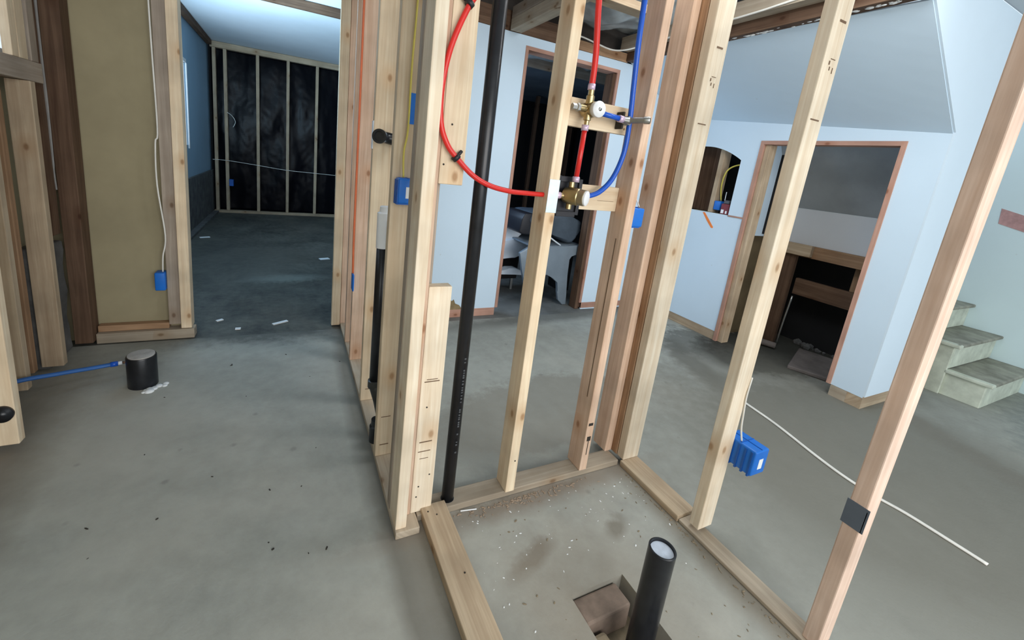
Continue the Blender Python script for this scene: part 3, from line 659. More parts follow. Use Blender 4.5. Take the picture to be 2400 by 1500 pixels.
# wet wall (runs along Y, X 0.31 - 0.395)
lumber('bottom_plate', 0.312, 0.392, 1.062, 2.795, 0.0, ZP, 'dusty', 'dusty bottom plate running away under the wet wall studs', 'board')
s = lumber('stud', 0.313, 0.349, 1.074, 1.160, ZP, TOP, 'pale', 'bright near stud with a split knot at the corner of the wet wall', 'stud')
s = lumber('stud', 0.312, 0.394, 1.161, 1.199, ZP, TOP, 'grey', 'grey shaded stud directly behind the bright corner stud', 'stud')
lumber('stud', 0.351, 0.373, 1.120, 1.160, ZP, TOP, 'pink', 'thin pinkish strip nailed beside the bright corner stud', 'stud')
s = lumber('block', 0.374, 0.448, 1.122, 1.160, ZP, 0.838, 'pale', 'short pale two-by-four block standing at the foot of the corner stud', 'block')
stamp(s, [(0.385, 0.435, 0.520, 0.523, 1.122), (0.392, 0.428, 0.528, 0.530, 1.122), (0.385, 0.428, 0.30, 0.304, 1.122), (0.383, 0.425, 0.265, 0.268, 1.122), (0.39, 0.42, 0.238, 0.240, 1.122)], 'y')
nails(s, [(0.40, 1.122, 0.43), (0.43, 1.122, 0.17), (0.395, 1.122, 0.13), (0.39, 1.122, 0.09)])
s = lumber('block', 0.374, 0.448, 1.122, 1.160, 1.145, TOP, 'fresh', 'long pale block high beside the corner stud carrying the red tube', 'block')
nails(s, [(0.40, 1.122, 1.31), (0.385, 1.122, 1.20)])
HS = [(1.43, 'fresh', 'stud behind the corner carrying the blue outlet box and yellow cable'), (1.83, 'fresh', 'stud of the wet wall behind the black vent stub'),
      (2.25, 'pink', 'fourth stud along the wet wall with the orange cable and small blue box'), (2.49, 'pink', 'fifth stud along the wet wall toward the hallway')]
hs = []
for y, t, lab in HS:
    hs.append(lumber('stud', 0.310, 0.392, y, y + 0.038, ZP, TOP, t, lab, 'stud', 'wet wall studs'))
lumber('stud', 0.255, 0.310, 2.80, 2.840, 0.01, TOP, 'fresh', 'pale stud framing the right side of the dark hallway', 'stud')
lumber('stud', 0.312, 0.394, 2.805, 2.85, 0.01, TOP, 'pink', 'inner stud doubled against the right side of the hallway', 'stud')
stamp(hs[0], [(0.325, 0.362, 0.20, 0.203, 1.43), (0.325, 0.36, 0.075, 0.079, 1.43)], 'y'); stamp(hs[1], [(0.33, 0.36, 0.085, 0.088, 1.83)], 'y')

# back shower wall (runs along X, front Y = 1.10)
lumber('bottom_plate', 0.395, 1.292, 1.108, 1.182, 0.0, ZP, 'dusty', 'dusty bottom plate along the back of the shower under the valve studs', 'board')
B = lumber('stud', 0.730, 0.768, 1.100, 1.176, ZP, TOP, 'fresh', 'stud left of the brass valves with a metal nail plate', 'stud')
nails(B, [(0.753, 1.10, 0.16)]);
C = lumber('stud', 1.078, 1.114, 1.106, 1.190, ZP, TOP, 'pink', 'cracked stud right of the brass valves carrying a blue box', 'stud')
stamp(C, [(1.084, 1.106, 0.235, 0.247, 1.106), (1.088, 1.106, 0.165, 0.185, 1.106), (1.096, 1.099, 0.10, 0.165, 1.106)], 'y', INK)
bm = bmesh.new(); add_box(bm, 1.0772, 1.0785, 1.135, 1.139, 0.35, 1.0); emit('crack', bm, INKB, C)
lumber('stud', 1.268, 1.306, 1.170, 1.250, ZP, TOP, 'pink', 'recessed brown stud in the back right corner of the shower', 'stud')
lumber('stud', 1.307, 1.330, 1.140, 1.215, ZP, TOP, 'brown', 'dark knotty stud wedged between the two corner studs of the shower', 'stud')
# right shower wall (runs along Y)
lumber('bottom_plate', 1.300, 1.396, 0.80, 1.105, 0.0, ZP, 'tanned', 'clean reddish bottom plate in the back right corner of the shower', 'board')
lumber('bottom_plate', 1.306, 1.372, -0.30, 0.799, 0.0, 0.014, 'dusty', 'dirt covered plate along the right side of the shower floor', 'board')
F = lumber('stud', 1.310, 1.398, 1.100, 1.138, ZP, TOP, 'pale', 'broad pale corner stud at the back right of the shower with pencil marks', 'stud')
S4 = lumber('stud', 1.318, 1.392, 0.730, 0.768, ZP, 2.285, 'pale', 'pale stud on the right of the shower carrying the large blue box', 'stud')
S5 = lumber('stud', 1.318, 1.385, 0.348, 0.386, 0.014, 2.285, 'rosy', 'nearest right stud with grey duct tape near its foot', 'stud')
for s_, y_ in ((F, 1.100), (S4, 0.730)):
    stamp(s_, [(1.345, 1.375, 1.700, 1.706, y_), (1.350, 1.372, 1.605, 1.607, y_), (1.345, 1.350, 1.590, 1.600, y_), (1.352, 1.356, 1.576, 1.586, y_), (1.368, 1.371, 1.57, 1.585, y_), (1.330, 1.372, 1.44, 1.444, y_)], 'y')
# duct tape round the near stud
bm = bmesh.new(); add_box(bm, 1.3165, 1.3180, 0.342, 0.390, 0.405, 0.475); add_box(bm, 1.3165, 1.330, 0.3458, 0.3475, 0.405, 0.468)
tag(emit('duct_tape', bm, DUCT), 'patch of grey duct tape wrapped on the nearest right stud', 'tape')
# curb board
s = lumber('curb_board', 0.410, 0.500, -0.30, 1.132, 0.002, 0.038, 'tanned', 'flat board forming the shower curb in the foreground', 'board')
nails(s, [(0.43, 1.10, 0.038), (0.455, 1.08, 0.038), (0.47, 0.86, 0.038)], 'z')

# blocking between valve studs
BKY = 1.165
ub = lumber('block', 0.769, 1.077, BKY, BKY + 0.02, 1.366, 1.455, 'fresh', 'upper pale cross block between studs behind the diverter valve', 'block', bev=0.002)
lb = lumber('block', 0.769, 1.077, BKY, BKY + 0.02, 1.095, 1.182, 'fresh', 'lower pale cross block between studs behind the mixing valve', 'block', bev=0.002)
stamp(lb, [(0.985, 1.06, 1.130, 1.131, BKY)], 'y')
bm = lathe_bm([(-0.004, 0.004), (0.0012, 0.004)], (1.05, BKY, 1.385), (0, -1, 0), 10); emit('screw_head', bm, BRASS, ub)
# nail plate
bm = bmesh.new(); add_box(bm, 0.7295, 0.7685, 1.0975, 1.0995, 1.085, 1.190, 0.0005)
tag(emit('nail_plate', bm, ZINC), 'shiny metal nail guard plate on the stud left of the lower valve', 'metal plate')

# black vent pipe
vp = thing('vent_pipe', (0.517, 1.147, 0), 'tall black plastic vent pipe rising beside the corner stud', 'pipe')
bm = tube_bm([(0.517, 1.147, 0.0), (0.517, 1.147, 2.43)], 0.0215, 32, 1); emit('pipe', bm, BLACKP, vp, True)
bm = lathe_bm([(0.0, 0.030), (0.022, 0.030), (0.026, 0.024)], (0.517, 1.147, 0.0), (0, 0, 1)); emit('coupling', bm, BLACKP, vp, True)
bm = bmesh.new()
zz = 0.22
for i in range(26):
    zz += random.choice((0.008, 0.010, 0.012, 0.03))
    a = -1.45; x = 0.517 + 0.0215 * math.cos(a); y = 1.147 + 0.0215 * math.sin(a)
    add_box(bm, x - 0.003, x + 0.003, y - 0.0008, y + 0.001, zz, zz + random.choice((0.004, 0.006)))
tag(emit('printed_marks', bm, plain('grey_print', (0.07, 0.075, 0.08), 0.7), vp), kind='stuff')

# red tube loop with clips
red = thing('red_water_tube', (0.5, 1.105, 1.1), 'long red plastic water tube looping from above into the left valve stud', 'water tube')
pts = [(0.56, 1.095, 2.0), (0.50, 1.100, 1.76), (0.440, 1.104, 1.655), (0.408, 1.106, 1.60), (0.372, 1.106, 1.50), (0.357, 1.106, 1.40), (0.362, 1.106, 1.31), (0.385, 1.106, 1.255), (0.416, 1.106, 1.222), (0.470, 1.106, 1.178), (0.528, 1.106, 1.153), (0.600, 1.112, 1.141), (0.66, 1.120, 1.139), (0.745, 1.128, 1.138)]
emit('tube', tube_bm(pts, 0.0078, 14, 6), REDP, red, True)
for (x, z, a) in ((0.412, 1.612, 0.9), (0.414, 1.222, -0.75)):
    o = thing('pipe_clip', (x, 1.106, z), 'black clip holding the red tube %s' % ('near the ceiling end of the loop' if z > 1.4 else 'at the lower left of the loop'), 'pipe clip', 'clips on the red tube')
    T = Vector((math.cos(a), 0, math.sin(a)))
    bm = lathe_bm([(-0.006, 0.0095), (-0.006, 0.0125), (0.006, 0.0125), (0.006, 0.0095)], (x, 1.106, z), T, 20); emit('clip_ring', bm, BLKPL, o, True)
    nrm = Vector((math.sin(a), 0, -math.cos(a))) * (-1 if z > 1.4 else -1)
    bm = tube_bm([Vector((x, 1.108, z)) + nrm * 0.011, Vector((x, 1.114, z)) + nrm * 0.026], 0.005, 8, 1); emit('clip_foot', bm, BLKPL, o, True)

# valves ------------------------------------------------------------
def ring(c, ax, parent, r=0.0115, h=0.018):
    bm = lathe_bm([(-h / 2, r * 0.9), (-h / 2, r), (h / 2, r), (h / 2, r * 0.9)], c, ax, 18); return emit('crimp_ring', bm, RING, parent, True)
VY = 1.125
v = thing('diverter_valve', (0.868, VY, 1.42), 'upper brass valve with round clear cap on the cross block', 'valve')
bm = bmesh.new()
lathe_bm([(-0.03, 0.020), (-0.026, 0.024), (0.005, 0.026), (0.018, 0.022)], (0.865, VY, 1.42), (0, -1, 0.0), 24, bm)
lathe_bm([(0.015, 0.013), (0.040, 0.013), (0.042, 0.0095), (0.060, 0.0095)], (0.855, VY, 1.42), (0.0, 0, 1), 18, bm)
lathe_bm([(0.015, 0.012), (0.034, 0.012), (0.036, 0.008), (0.052, 0.008)], (0.855, VY, 1.42), (0, 0, -1), 18, bm)
lathe_bm([(0.015, 0.012), (0.045, 0.012)], (0.862, VY, 1.42), (-1, 0, 0), 18, bm)
autos(emit('valve_body', bm, BRASS, v))
bm = lathe_bm([(0.0, 0.013), (0.01, 0.013), (0.012, 0.010), (0.028, 0.010)], (0.818, VY, 1.42), (-1, 0, 0), 6); emit('plug', bm, STEEL, v)
bm = lathe_bm([(0.0, 0.023), (0.018, 0.025), (0.020, 0.024), (0.0205, 0.019), (0.022, 0.018), (0.023, 0.004)], (0.868, VY - 0.018, 1.42), (0, -1, 0), 32); emit('clear_cap', bm, WHITEP, v, True)
bm = lathe_bm([(0.0, 0.006), (0.001, 0.006)], (0.868, VY - 0.041, 1.42), (0, -1, 0), 16); emit('cap_centre', bm, STEEL, v, True)
bm = lathe_bm([(0, 0.009), (0.012, 0.009)], (0.888, VY - 0.01, 1.418), (1, 0, 0), 14); emit('outlet_port', bm, WHITEP, v, True)
ring((0.853, VY, 1.487), (0, 0, 1), v); ring((0.852, VY, 1.362), (0, 0, 1), v)
r1 = thing('red_water_tube', (0.84, VY, 1.5), 'straight red tube rising from the upper valve to the ceiling', 'water tube')
emit('tube', tube_bm([(0.853, VY, 1.480), (0.850, VY, 1.58), (0.828, VY, 1.75), (0.80, VY, 2.1)], 0.0095, 14, 5), REDP, r1, True)
r2_ = thing('red_water_tube', (0.85, VY, 1.20), 'short red tube joining the upper and lower valves', 'water tube')
emit('tube', tube_bm([(0.852, VY, 1.362), (0.848, VY, 1.19)], 0.0085, 14, 1), REDP, r2_, True)
bl = thing('blue_water_tube', (0.94, 1.105, 1.41), 'short blue tube between the upper valve and the shower arm elbow', 'water tube')
emit('tube', tube_bm([(0.898, VY - 0.01, 1.414), (0.985, VY - 0.01, 1.408)], 0.0085, 14, 1), BLUEP, bl, True)
ring((0.983, VY - 0.01, 1.408), (1, 0, -0.05), bl)
sa = thing('shower_arm_stub', (1.02, 1.09, 1.40), 'grey metal shower arm stub pointing toward the viewer from its elbow', 'pipe fitting')
bm = bmesh.new(); lathe_bm([(0, 0.010), (0.02, 0.012), (0.03, 0.012)], (0.992, VY - 0.01, 1.407), (1, 0, 0), 16, bm); lathe_bm([(-0.014, 0.015), (0.010, 0.015)], (1.018, VY - 0.005, 1.407), (0, -1, 0), 6, bm); emit('elbow', bm, STEEL, sa)
bm = lathe_bm([(0.0, 0.010), (0.045, 0.010), (0.046, 0.0125), (0.062, 0.0125), (0.065, 0.010)], (1.020, 1.11, 1.408), (0.55, -0.83, 0.06), 20); autos(emit('threaded_nipple', bm, STEEL, sa))
bm = bmesh.new(); add_box(bm, 1.006, 1.014, 1.130, 1.164, 1.380, 1.436, 0.002); emit('mounting_ear', bm, INK, sa)

v2 = thing('mixing_valve', (0.88, VY, 1.14), 'lower brass shower valve with white faced cylinder and black bracket', 'valve')
bm = bmesh.new(); 
for b4 in ((0.795, 0.808, 1.075, 1.205), (0.885, 0.898, 1.075, 1.198), (0.808, 0.885, 1.185, 1.203), (0.808, 0.885, 1.068, 1.086)): add_box(bm, b4[0], b4[1], 1.150, 1.163, b4[2], b4[3], 0.001)
add_box(bm, 0.808, 0.885, 1.158, 1.163, 1.086, 1.185)
emit('mounting_bracket', bm, BLKPL, v2)
bm = bmesh.new()
lathe_bm([(-0.02, 0.024), (0.0, 0.029), (0.03, 0.029), (0.033, 0.026)], (0.838, VY + 0.005, 1.142), (0.62, -1, -0.04), 28, bm)
lathe_bm([(0.02, 0.010), (0.045, 0.010)], (0.842, VY + 0.01, 1.142), (0, 0, 1), 16, bm)
lathe_bm([(0.02, 0.010), (0.045, 0.010)], (0.842, VY + 0.01, 1.142), (0, 0, -1), 16, bm)
lathe_bm([(0.02, 0.011), (0.06, 0.010)], (0.842, VY + 0.01, 1.140), (-1, 0, 0), 16, bm)
lathe_bm([(0.02, 0.011), (0.05, 0.010)], (0.842, VY + 0.01, 1.140), (1, 0, 0), 16, bm)
autos(emit('valve_body', bm, BRASS, v2))
bm = lathe_bm([(0.031, 0.0265), (0.052, 0.0265), (0.054, 0.024)], (0.838, VY + 0.005, 1.142), (0.62, -1, -0.04), 28); autos(emit('cylinder', bm, plain('dull_bronze', (0.34, 0.28, 0.18), 0.4, metal=0.9), v2))
bm = lathe_bm([(0.053, 0.0245), (0.059, 0.0245), (0.061, 0.021), (0.0615, 0.004)], (0.838, VY + 0.005, 1.142), (0.62, -1, -0.04), 28); autos(emit('white_cap', bm, WHITEP, v2))
ring((0.848, VY, 1.197), (0, 0, 1), v2); ring((0.790, VY + 0.008, 1.140), (1, 0, 0), v2)
bb = thing('blue_water_tube', (1.0, 1.1, 1.15), 'long blue tube curving down from the ceiling into the lower valve', 'water tube')
pts = [(0.985, 1.11, 2.1), (0.992, 1.11, 1.78), (0.998, 1.11, 1.64), (1.018, 1.12, 1.52), (1.036, 1.128, 1.40), (1.034, 1.128, 1.30), (1.005, 1.128, 1.215), (0.96, 1.128, 1.165), (0.915, 1.130, 1.146), (0.885, 1.133, 1.142)]
emit('tube', tube_bm(pts, 0.0088, 14, 7), BLUEP, bb, True)

# electrical boxes --------------------------------------------------
def ebox(x0, x1, y0, y1, z0, z1, label, face='y', sticker=True, group=None, ribs=True):
    t = thing('electrical_box', ((x0 + x1) / 2, (y0 + y1) / 2, z0), label, 'electrical box', group)
    bm = bmesh.new(); add_box(bm, x0, x1, y0, y1, z0, z1, 0.006, 3); s = autos(emit('box_shell', bm, BOXB, t))
    bm = bmesh.new()
    if ribs:
        n = 5
        for i in range(n):
            yy = y0 + (y1 - y0) * (i + 0.5) / n; add_box(bm, x0 - 0.0025, x0 + 0.001, yy - 0.003, yy + 0.003, z0 - 0.003, z1 - 0.006)
            add_box(bm, x0 + 0.002, x1 - 0.01, yy - 0.003, yy + 0.003, z0 - 0.003, z0 + 0.001)
        add_box(bm, x0 + 0.004, x1 - 0.004, (y0 + y1) / 2 - 0.0015, (y0 + y1) / 2 + 0.0015, z1 - 0.001, z1 + 0.0018)
        add_box(bm, (x0 + x1) / 2 - 0.0015, (x0 + x1) / 2 + 0.0015, y0 + 0.004, y1 - 0.004, z1 - 0.001, z1 + 0.0018)
        emit('ribs', bm, BOXBD, t)
    else: bm.free()
    if sticker:
        w = (x1 - x0); cx = x0 + w * 0.52; cz = (z0 + z1) / 2 - (z1 - z0) * 0.05
        bm = bmesh.new(); add_box(bm, cx - w * 0.15, cx + w * 0.15, y0 - 0.0006, y0 + 0.002, cz - 0.019, cz + 0.019); e = emit('sticker', bm, LABELW, s)
    return t
ebox(1.394, 1.468, 0.655, 0.765, 0.292, 0.385, 'large blue outlet box with a white sticker on the right shower stud')
ebox(0.322, 0.392, 1.375, 1.429, 1.050, 1.135, 'blue outlet box with a white sticker on the wet wall beside the corner stud')
ebox(1.116, 1.172, 1.115, 1.185, 1.048, 1.118, 'blue box with white wires on the stud right of the valves', sticker=False)
ebox(0.300, 0.309, 2.19, 2.249, 0.46, 0.555, 'narrow blue box under the orange cable on the wet wall', sticker=False, ribs=False)
ebox(-0.690, -0.641, 2.775, 2.843, 0.30, 0.405, 'blue outlet box on the grey stud beside the tan panel', sticker=False, ribs=False)
ebox(3.20, 3.27, 2.262, 2.322, 1.045, 1.12, 'blue box fixed to the pale stud inside the arched niche', sticker=False, ribs=False)
def wire(name, pts, r, mat, label, seg=8, flat=1.0):
    t = emit(name, tube_bm(pts, r, seg, 6, flat=flat), mat, smooth=True); return tag(t, label, 'cable')
wire('cable', [(1.12, 1.14, 1.119), (1.125, 1.15, 1.150), (1.155, 1.16, 1.155), (1.185, 1.16, 1.12)], 0.0025, WIREW, 'white wires curling above the blue box right of the valves')
wire('cable', [(1.405, 0.715, 0.386), (1.400, 0.724, 0.43), (1.395, 0.7265, 0.48), (1.385, 0.7265, 0.55), (1.392, 0.729, 0.62)], 0.003, WIREW, 'white wire dropping into the large blue outlet box')
wire('cable', [(0.357, 1.424, 2.4), (0.357, 1.424, 1.75), (0.352, 1.424, 1.50), (0.353, 1.424, 1.30), (0.343, 1.42, 1.22), (0.345, 1.41, 1.136)], 0.0045, YELLOW, 'yellow electrical cable running down to the blue box on the wet wall', flat=0.6)
wire('cable', [(0.304, 2.235, 2.4), (0.304, 2.235, 1.6), (0.303, 2.235, 1.0), (0.302, 2.225, 0.70), (0.304, 2.22, 0.556)], 0.0065, ORANGE, 'orange electrical cable running down the wet wall to the narrow blue box', flat=0.7)
wire('cable', [(-0.648, 2.790, 2.4), (-0.645, 2.79, 1.7), (-0.640, 2.793, 1.2), (-0.652, 2.79, 1.12), (-0.655, 2.79, 0.9), (-0.632, 2.79, 0.62), (-0.648, 2.79, 0.50), (-0.655, 2.80, 0.406)], 0.004, WIREW, 'white cable hanging down the grey stud to the box beside the tan panel')
wire('cable', [(3.25, 2.30, 1.121), (3.22, 2.305, 1.25), (3.20, 2.27, 1.37), (3.22, 2.20, 1.42), (3.24, 2.146, 1.41)], 0.006, YELLOW, 'yellow cable arching across the inside of the niche')
bm = bmesh.new(); add_box(bm, 0.352, 0.384, 1.4285, 1.4300, 1.315, 1.415)
tag(emit('masking_tape', bm, TAPEB), 'strip of bright blue masking tape on the second wet wall stud', 'tape')
bm = bmesh.new(); add_box(bm, 0.3075, 0.3099, 1.832, 1.866, 1.22, 1.335)
tag(emit('nail_plate', bm, WHITEP), 'pale nail guard plate on the edge of the stud with the vent stub', 'metal plate')
# blue + red tubes high in wet wall
wire('water_tube', [(0.350, 1.55, 2.4), (0.350, 1.53, 1.9), (0.352, 1.50, 1.62), (0.362, 1.485, 1.50)], 0.0078, BLUEP, 'blue tube coming down high between the wet wall studs')['category'] = 'water tube'
wire('water_tube', [(0.380, 1.60, 2.4), (0.380, 1.60, 1.85), (0.395, 1.60, 1.72)], 0.0078, REDP, 'red tube coming down high behind the blue tube in the wet wall')['category'] = 'water tube'

# black stub, capped standpipe
t = thing('drain_stub', (0.345, 1.79, 1.27), 'black drain stub elbow poking out high in the wet wall', 'pipe fitting')
bm = tube_bm([(0.41, 1.79, 1.262), (0.36, 1.79, 1.270), (0.335, 1.775, 1.272), (0.322, 1.75, 1.272)], 0.024, 24, 5); emit('elbow', bm, BLACKP, t, True)
bm = lathe_bm([(0, 0.029), (0.022, 0.029), (0.022, 0.020), (0.012, 0.019)], (0.325, 1.757, 1.272), (-0.4, -0.9, 0), 28); autos(emit('hub', bm, BLACKP, t))
t = thing('standpipe', (0.332, 1.62, 0.03), 'black standpipe topped with a white cap and wrapped white cloth in the wet wall', 'pipe')
bm = tube_bm([(0.332, 1.62, 0.24), (0.332, 1.62, 0.95)], 0.024, 28, 1); emit('pipe', bm, BLACKP, t, True)
bm = lathe_bm([(0, 0.027), (0.14, 0.028), (0.145, 0.020), (0.165, 0.019), (0.168, 0.015)], (0.332, 1.62, 0.84), (0, 0, 1), 28); autos(emit('white_cap', bm, WHITEP, t))
bm = bmesh.new(); add_box(bm, 0.338, 0.372, 1.588, 1.594, 0.79, 0.955, 0.002); emit('cloth_wrap', bm, CLOTHW, t)
bm = bmesh.new(); lathe_bm([(0.0, 0.030), (0.03, 0.030), (0.032, 0.026)], (0.332, 1.62, 0.225), (0, 0, 1), 28, bm); tube_bm([(0.332, 1.62, 0.24), (0.352, 1.60, 0.17), (0.362, 1.575, 0.12), (0.375, 1.57, 0.08)], 0.028, 20, 5, bm); autos(emit('trap_fitting', bm, plain('scuffed_black', (0.03, 0.03, 0.028), 0.3, scale=12, var=0.6), t), 60)
t = thing('drain_fitting', (0.35, 1.55, 0.02), 'black drain fitting low behind the second wet wall stud', 'pipe fitting')
bm = lathe_bm([(0, 0.028), (0.07, 0.028), (0.075, 0.022), (0.10, 0.022)], (0.330, 1.53, ZP), (0, 0, 1), 24); autos(emit('fitting', bm, BLACKP, t))

# shower drain riser standing in the pit
t = thing('drain_riser', (0.868, 0.552, -0.1), 'thick black drain riser standing in the floor pit in the foreground', 'pipe')
bm = lathe_bm([(-0.10, 0.034), (0.305, 0.034), (0.307, 0.032), (0.307, 0.0295), (0.297, 0.0295)], (0.868, 0.552, 0.0), (0, 0, 1), 40); autos(emit('pipe', bm, BLACKP, t))
bm = lathe_bm([(0.2965, 0.0290), (0.2985, 0.0285), (0.299, 0.010)], (0.868, 0.552, 0.0), (0, 0, 1), 40); autos(emit('clear_plug', bm, plain('milky_plastic', (0.55, 0.62, 0.72), 0.35, scale=40, var=0.15), t))
# toilet flange pipe on the left with blue tube
t = thing('capped_drain', (-0.632, 2.27, 0), 'short capped black drain pipe standing on the left floor', 'pipe')
bm = lathe_bm([(0, 0.058), (0.148, 0.058), (0.152, 0.056)], (-0.632, 2.27, 0.0), (0, 0, 1), 40); autos(emit('pipe', bm, BLACKP, t))
bm = lathe_bm([(0.148, 0.052), (0.156, 0.052), (0.158, 0.046), (0.156, 0.02)], (-0.632, 2.27, 0.0), (0, 0, 1), 40); autos(emit('knockout_cap', bm, plain('dusty_cap', (0.40, 0.38, 0.36), 0.5, scale=25, var=0.2), t))
bm = bmesh.new()
for i in range(12):
    a = random.uniform(-1.6, -0.1); r = random.uniform(0.055, 0.085)
    bmesh.ops.create_icosphere(bm, subdivisions=2, radius=random.uniform(0.008, 0.02), matrix=Matrix.Translation((-0.615 + r * math.cos(a), 2.27 + r * math.sin(a), 0.001)) @ Matrix.Diagonal((1, 1, 0.5, 1)))
tag(emit('grout_lumps', bm, PLASTER, smooth=True), 'pale lumps of grout at the foot of the capped drain', 'grout', None, 'stuff')
t = thing('blue_hose', (-0.9, 2.33, 0.06), 'flat dull blue tube running from the left studs to the capped drain', 'water tube')
emit('tube', tube_bm([(-1.13, 2.16, 0.080), (-1.04, 2.215, 0.100), (-0.93, 2.285, 0.085), (-0.83, 2.345, 0.070), (-0.765, 2.37, 0.068)], 0.0115, 12, 6, flat=0.8), DBLUE, t, True)
emit('bright_end', tube_bm([(-0.778, 2.366, 0.068), (-0.752, 2.374, 0.068)], 0.0125, 12, 1), BLUEP, t, True)
emit('white_collar', tube_bm([(-0.752, 2.374, 0.068), (-0.737, 2.378, 0.068)], 0.009, 12, 1), WHITEP, t, True)
emit('plug', tube_bm([(-0.737, 2.378, 0.068), (-0.722, 2.380, 0.068)], 0.006, 10, 1), plain('dark_brass', (0.2, 0.12, 0.08), 0.5, metal=0.8), t, True)

# pit contents
bm = bmesh.new(); add_box(bm, 0.760, 0.925, 0.640, 0.712, -0.099, -0.012, 0.006); 
for v_ in bm.verts: v_.co += 0.003 * noise.noise_vector(v_.co * 20)
tag(emit('broken_block', bm, ROCK), 'reddish broken concrete block lying in the floor pit behind the riser', 'block')
bm = bmesh.new(); add_box(bm, 0.765, 0.825, 0.46, 0.63, -0.099, -0.045, 0.012)
for v_ in bm.verts: v_.co += 0.006 * noise.noise_vector(v_.co * 15)
tag(emit('stone', bm, DIRT), 'rounded brown stone in the floor pit left of the riser', 'stone')

# floor cable
wire('cable', [(2.455, 1.33, 0.004), (2.437, 1.27, 0.004), (2.40, 1.08, 0.004), (2.33, 0.86, 0.004), (2.295, 0.72, 0.004), (2.288, 0.60, 0.004), (2.30, 0.50, 0.004), (2.295, 0.36, 0.004), (2.29, 0.27, 0.004)], 0.0095, WIREW, 'white cable lying across the concrete floor to the right of the shower', flat=0.5)
# niche contents
t = thing('small_package', (3.19, 2.19, 1.021), 'small dark red package with white print standing in the niche', 'package')
box('package_body', 3.175, 3.225, 2.165, 2.235, 1.021, 1.105, plain('maroon_card', (0.20, 0.03, 0.04), 0.5), t, 0.004)
box('package_lid', 3.180, 3.220, 2.175, 2.225, 1.106, 1.135, plain('dark_lid', (0.08, 0.08, 0.09), 0.4), t, 0.006)
bm = bmesh.new(); add_box(bm, 3.1742, 3.1752, 2.205, 2.228, 1.028, 1.058); add_box(bm, 3.1742, 3.1752, 2.176, 2.190, 1.028, 1.050); emit('white_print', bm, LABELW, t)
t = wire('antenna', [(3.20, 2.232, 1.09), (3.21, 2.24, 1.2)], 0.003, WHITEP, 'thin white rod leaning behind the package in the niche'); t['category'] = 'rod'
bm = prism_bm([(2.372, 1.012), (2.352, 1.014), (2.300, 0.960), (2.248, 0.905), (2.252, 0.895), (2.268, 0.898), (2.320, 0.950)], 'yz', 3.1535, 3.1550)
tag(emit('paint_mark', bm, ORPAINT), 'short orange paint stroke on the white wall below the niche', 'paint mark')

# ceiling framing over the back of the shower
lumber('joist', 1.36, 1.45, 1.75, 2.80, 2.125, 2.20, 'dusty', 'doubled dusty joist ending above the rear doorway', 'joist')
lumber('joist', 1.36, 1.45, 1.75, 2.80, 2.201, 2.275, 'grey', 'grey joist lying directly on top of the doubled one', 'joist')
lumber('joist', 1.02, 1.10, 1.30, 2.80, 2.28, 2.43, 'dark', 'dark joist above the black pipe near the rear wall', 'joist')
lumber('joist', 1.62, 1.70, 1.4, 2.80, 2.355, 2.437, 'dark', 'dark joist right of the doubled joist', 'joist')
lumber('joist', 1.455, 1.86, 2.02, 2.11, 2.155, 2.20, 'tanned', 'short pale cross board above the valves beside the blue tube', 'joist')
bm = bmesh.new(); G = []
for i in range(36):
    row = []
    for k_ in range(30):
        x = 1.46 + 0.95 * i / 35; y = 1.9 + 0.92 * k_ / 29
        z = 2.33 - 0.10 * math.sin(math.pi * i / 35) * math.sin(math.pi * k_ / 29) + 0.04 * noise.noise(Vector((x * 5, y * 4, 1))) + 0.012 * noise.noise(Vector((x * 14, y * 12, 6)))
        row.append(bm.verts.new((x, y, z)))
    G.append(row)
for i in range(35):
    for k_ in range(29): bm.faces.new((G[i][k_], G[i + 1][k_], G[i + 1][k_ + 1], G[i][k_ + 1]))
o = emit('plastic_sheet', bm, POLY, smooth=True); tag(o, 'sagging translucent grey plastic sheet under the ceiling above the valves', 'plastic sheet'); md = o.modifiers.new('t', 'SOLIDIFY'); md.thickness = 0.003
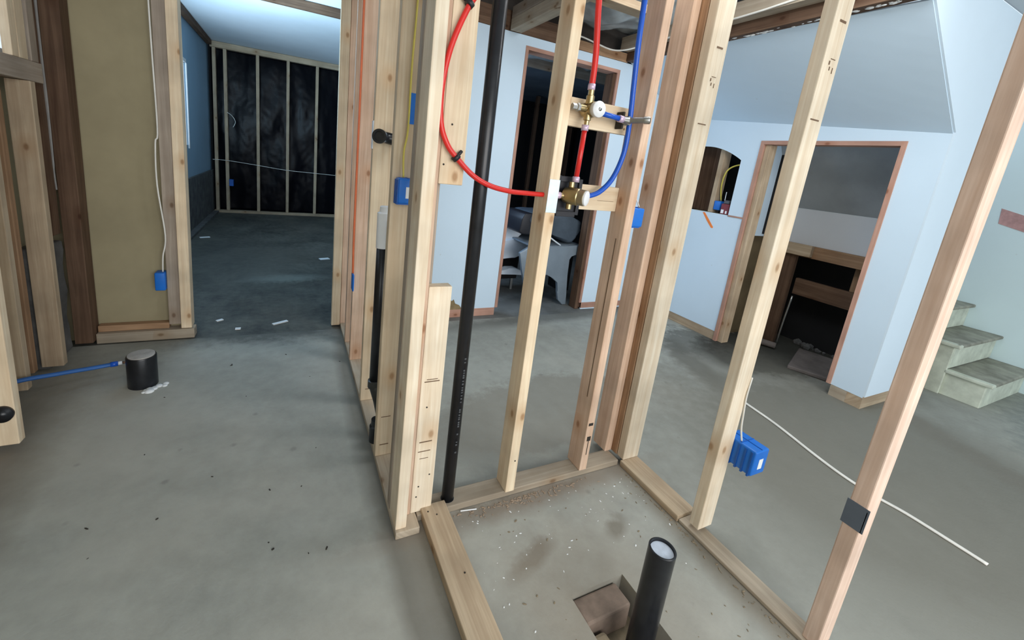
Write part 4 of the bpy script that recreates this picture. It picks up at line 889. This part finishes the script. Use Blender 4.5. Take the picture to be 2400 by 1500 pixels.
wire('cable', [(1.80, 2.82, 2.21), (1.95, 2.80, 2.215), (2.10, 2.78, 2.19), (2.22, 2.74, 2.165), (2.30, 2.66, 2.17), (2.36, 2.50, 2.20), (2.358, 2.0, 2.206), (2.354, 1.6, 2.215), (2.34, 1.3, 2.25), (2.1, 1.1, 2.35)], 0.006, WIREW, 'white cable drooping along the top of the rear wall and dark beam')

# debris on the shower floor
def scatter(name, n, region, smin, smax, mat, label, cat, flat=0.4, seed=1):
    rnd = random.Random(seed); bm = bmesh.new()
    for i in range(n):
        x, y = region(rnd)
        if PX0 - .01 < x < PX1 + .01 and PY0 - .01 < y < PY1 + .01: continue
        s = rnd.uniform(smin, smax)
        bmesh.ops.create_icosphere(bm, subdivisions=1, radius=s, matrix=Matrix.Translation((x, y, s * flat * 0.7)) @ Matrix.Rotation(rnd.uniform(0, 6.3), 4, 'Z') @ Matrix.Diagonal((rnd.uniform(1, 2.2), rnd.uniform(.5, 1), flat, 1)))
    return tag(emit(name, bm, mat), label, cat, None, 'stuff')
scatter('plaster_chips', 75, lambda r: (r.uniform(0.52, 1.28), min(1.08, abs(r.gauss(0, 1)) * -0.16 + 1.05)), 0.0008, 0.0032, LABELW, 'tiny white plaster chips scattered over the shower floor', 'chips', seed=2)
scatter('wood_shavings', 150, lambda r: (r.gauss(0.80, 0.16), 1.092 - abs(r.gauss(0, 0.018))), 0.002, 0.005, CHIPM, 'brown wood shavings piled along the back shower plate', 'shavings', seed=3)
scatter('dirt_specks', 60, lambda r: (r.uniform(0.52, 1.28), r.uniform(0.40, 1.05)), 0.0015, 0.004, DIRT, 'dark dirt specks over the shower floor', 'dirt', seed=4)
scatter('dirt_crumbs', 130, lambda r: (1.295 - abs(r.gauss(0, 0.010)), r.uniform(0.2, 1.09)), 0.0015, 0.004, DIRT, 'brown dirt crumbs along the right shower plate', 'dirt', seed=5)
scatter('floor_specks', 26, lambda r: (r.uniform(-0.6, 0.28), r.uniform(0.6, 2.5)), 0.0015, 0.0045, INK, 'few small dark specks on the open left floor', 'specks', seed=6)
o = emit('zip_tie', tube_bm([(0.552, 1.098, 0.004), (0.61, 1.088, 0.004)], 0.0022, 6, 1), LABELW); tag(o, 'white plastic strip on the floor beside the foot of the vent pipe', 'plastic strip')
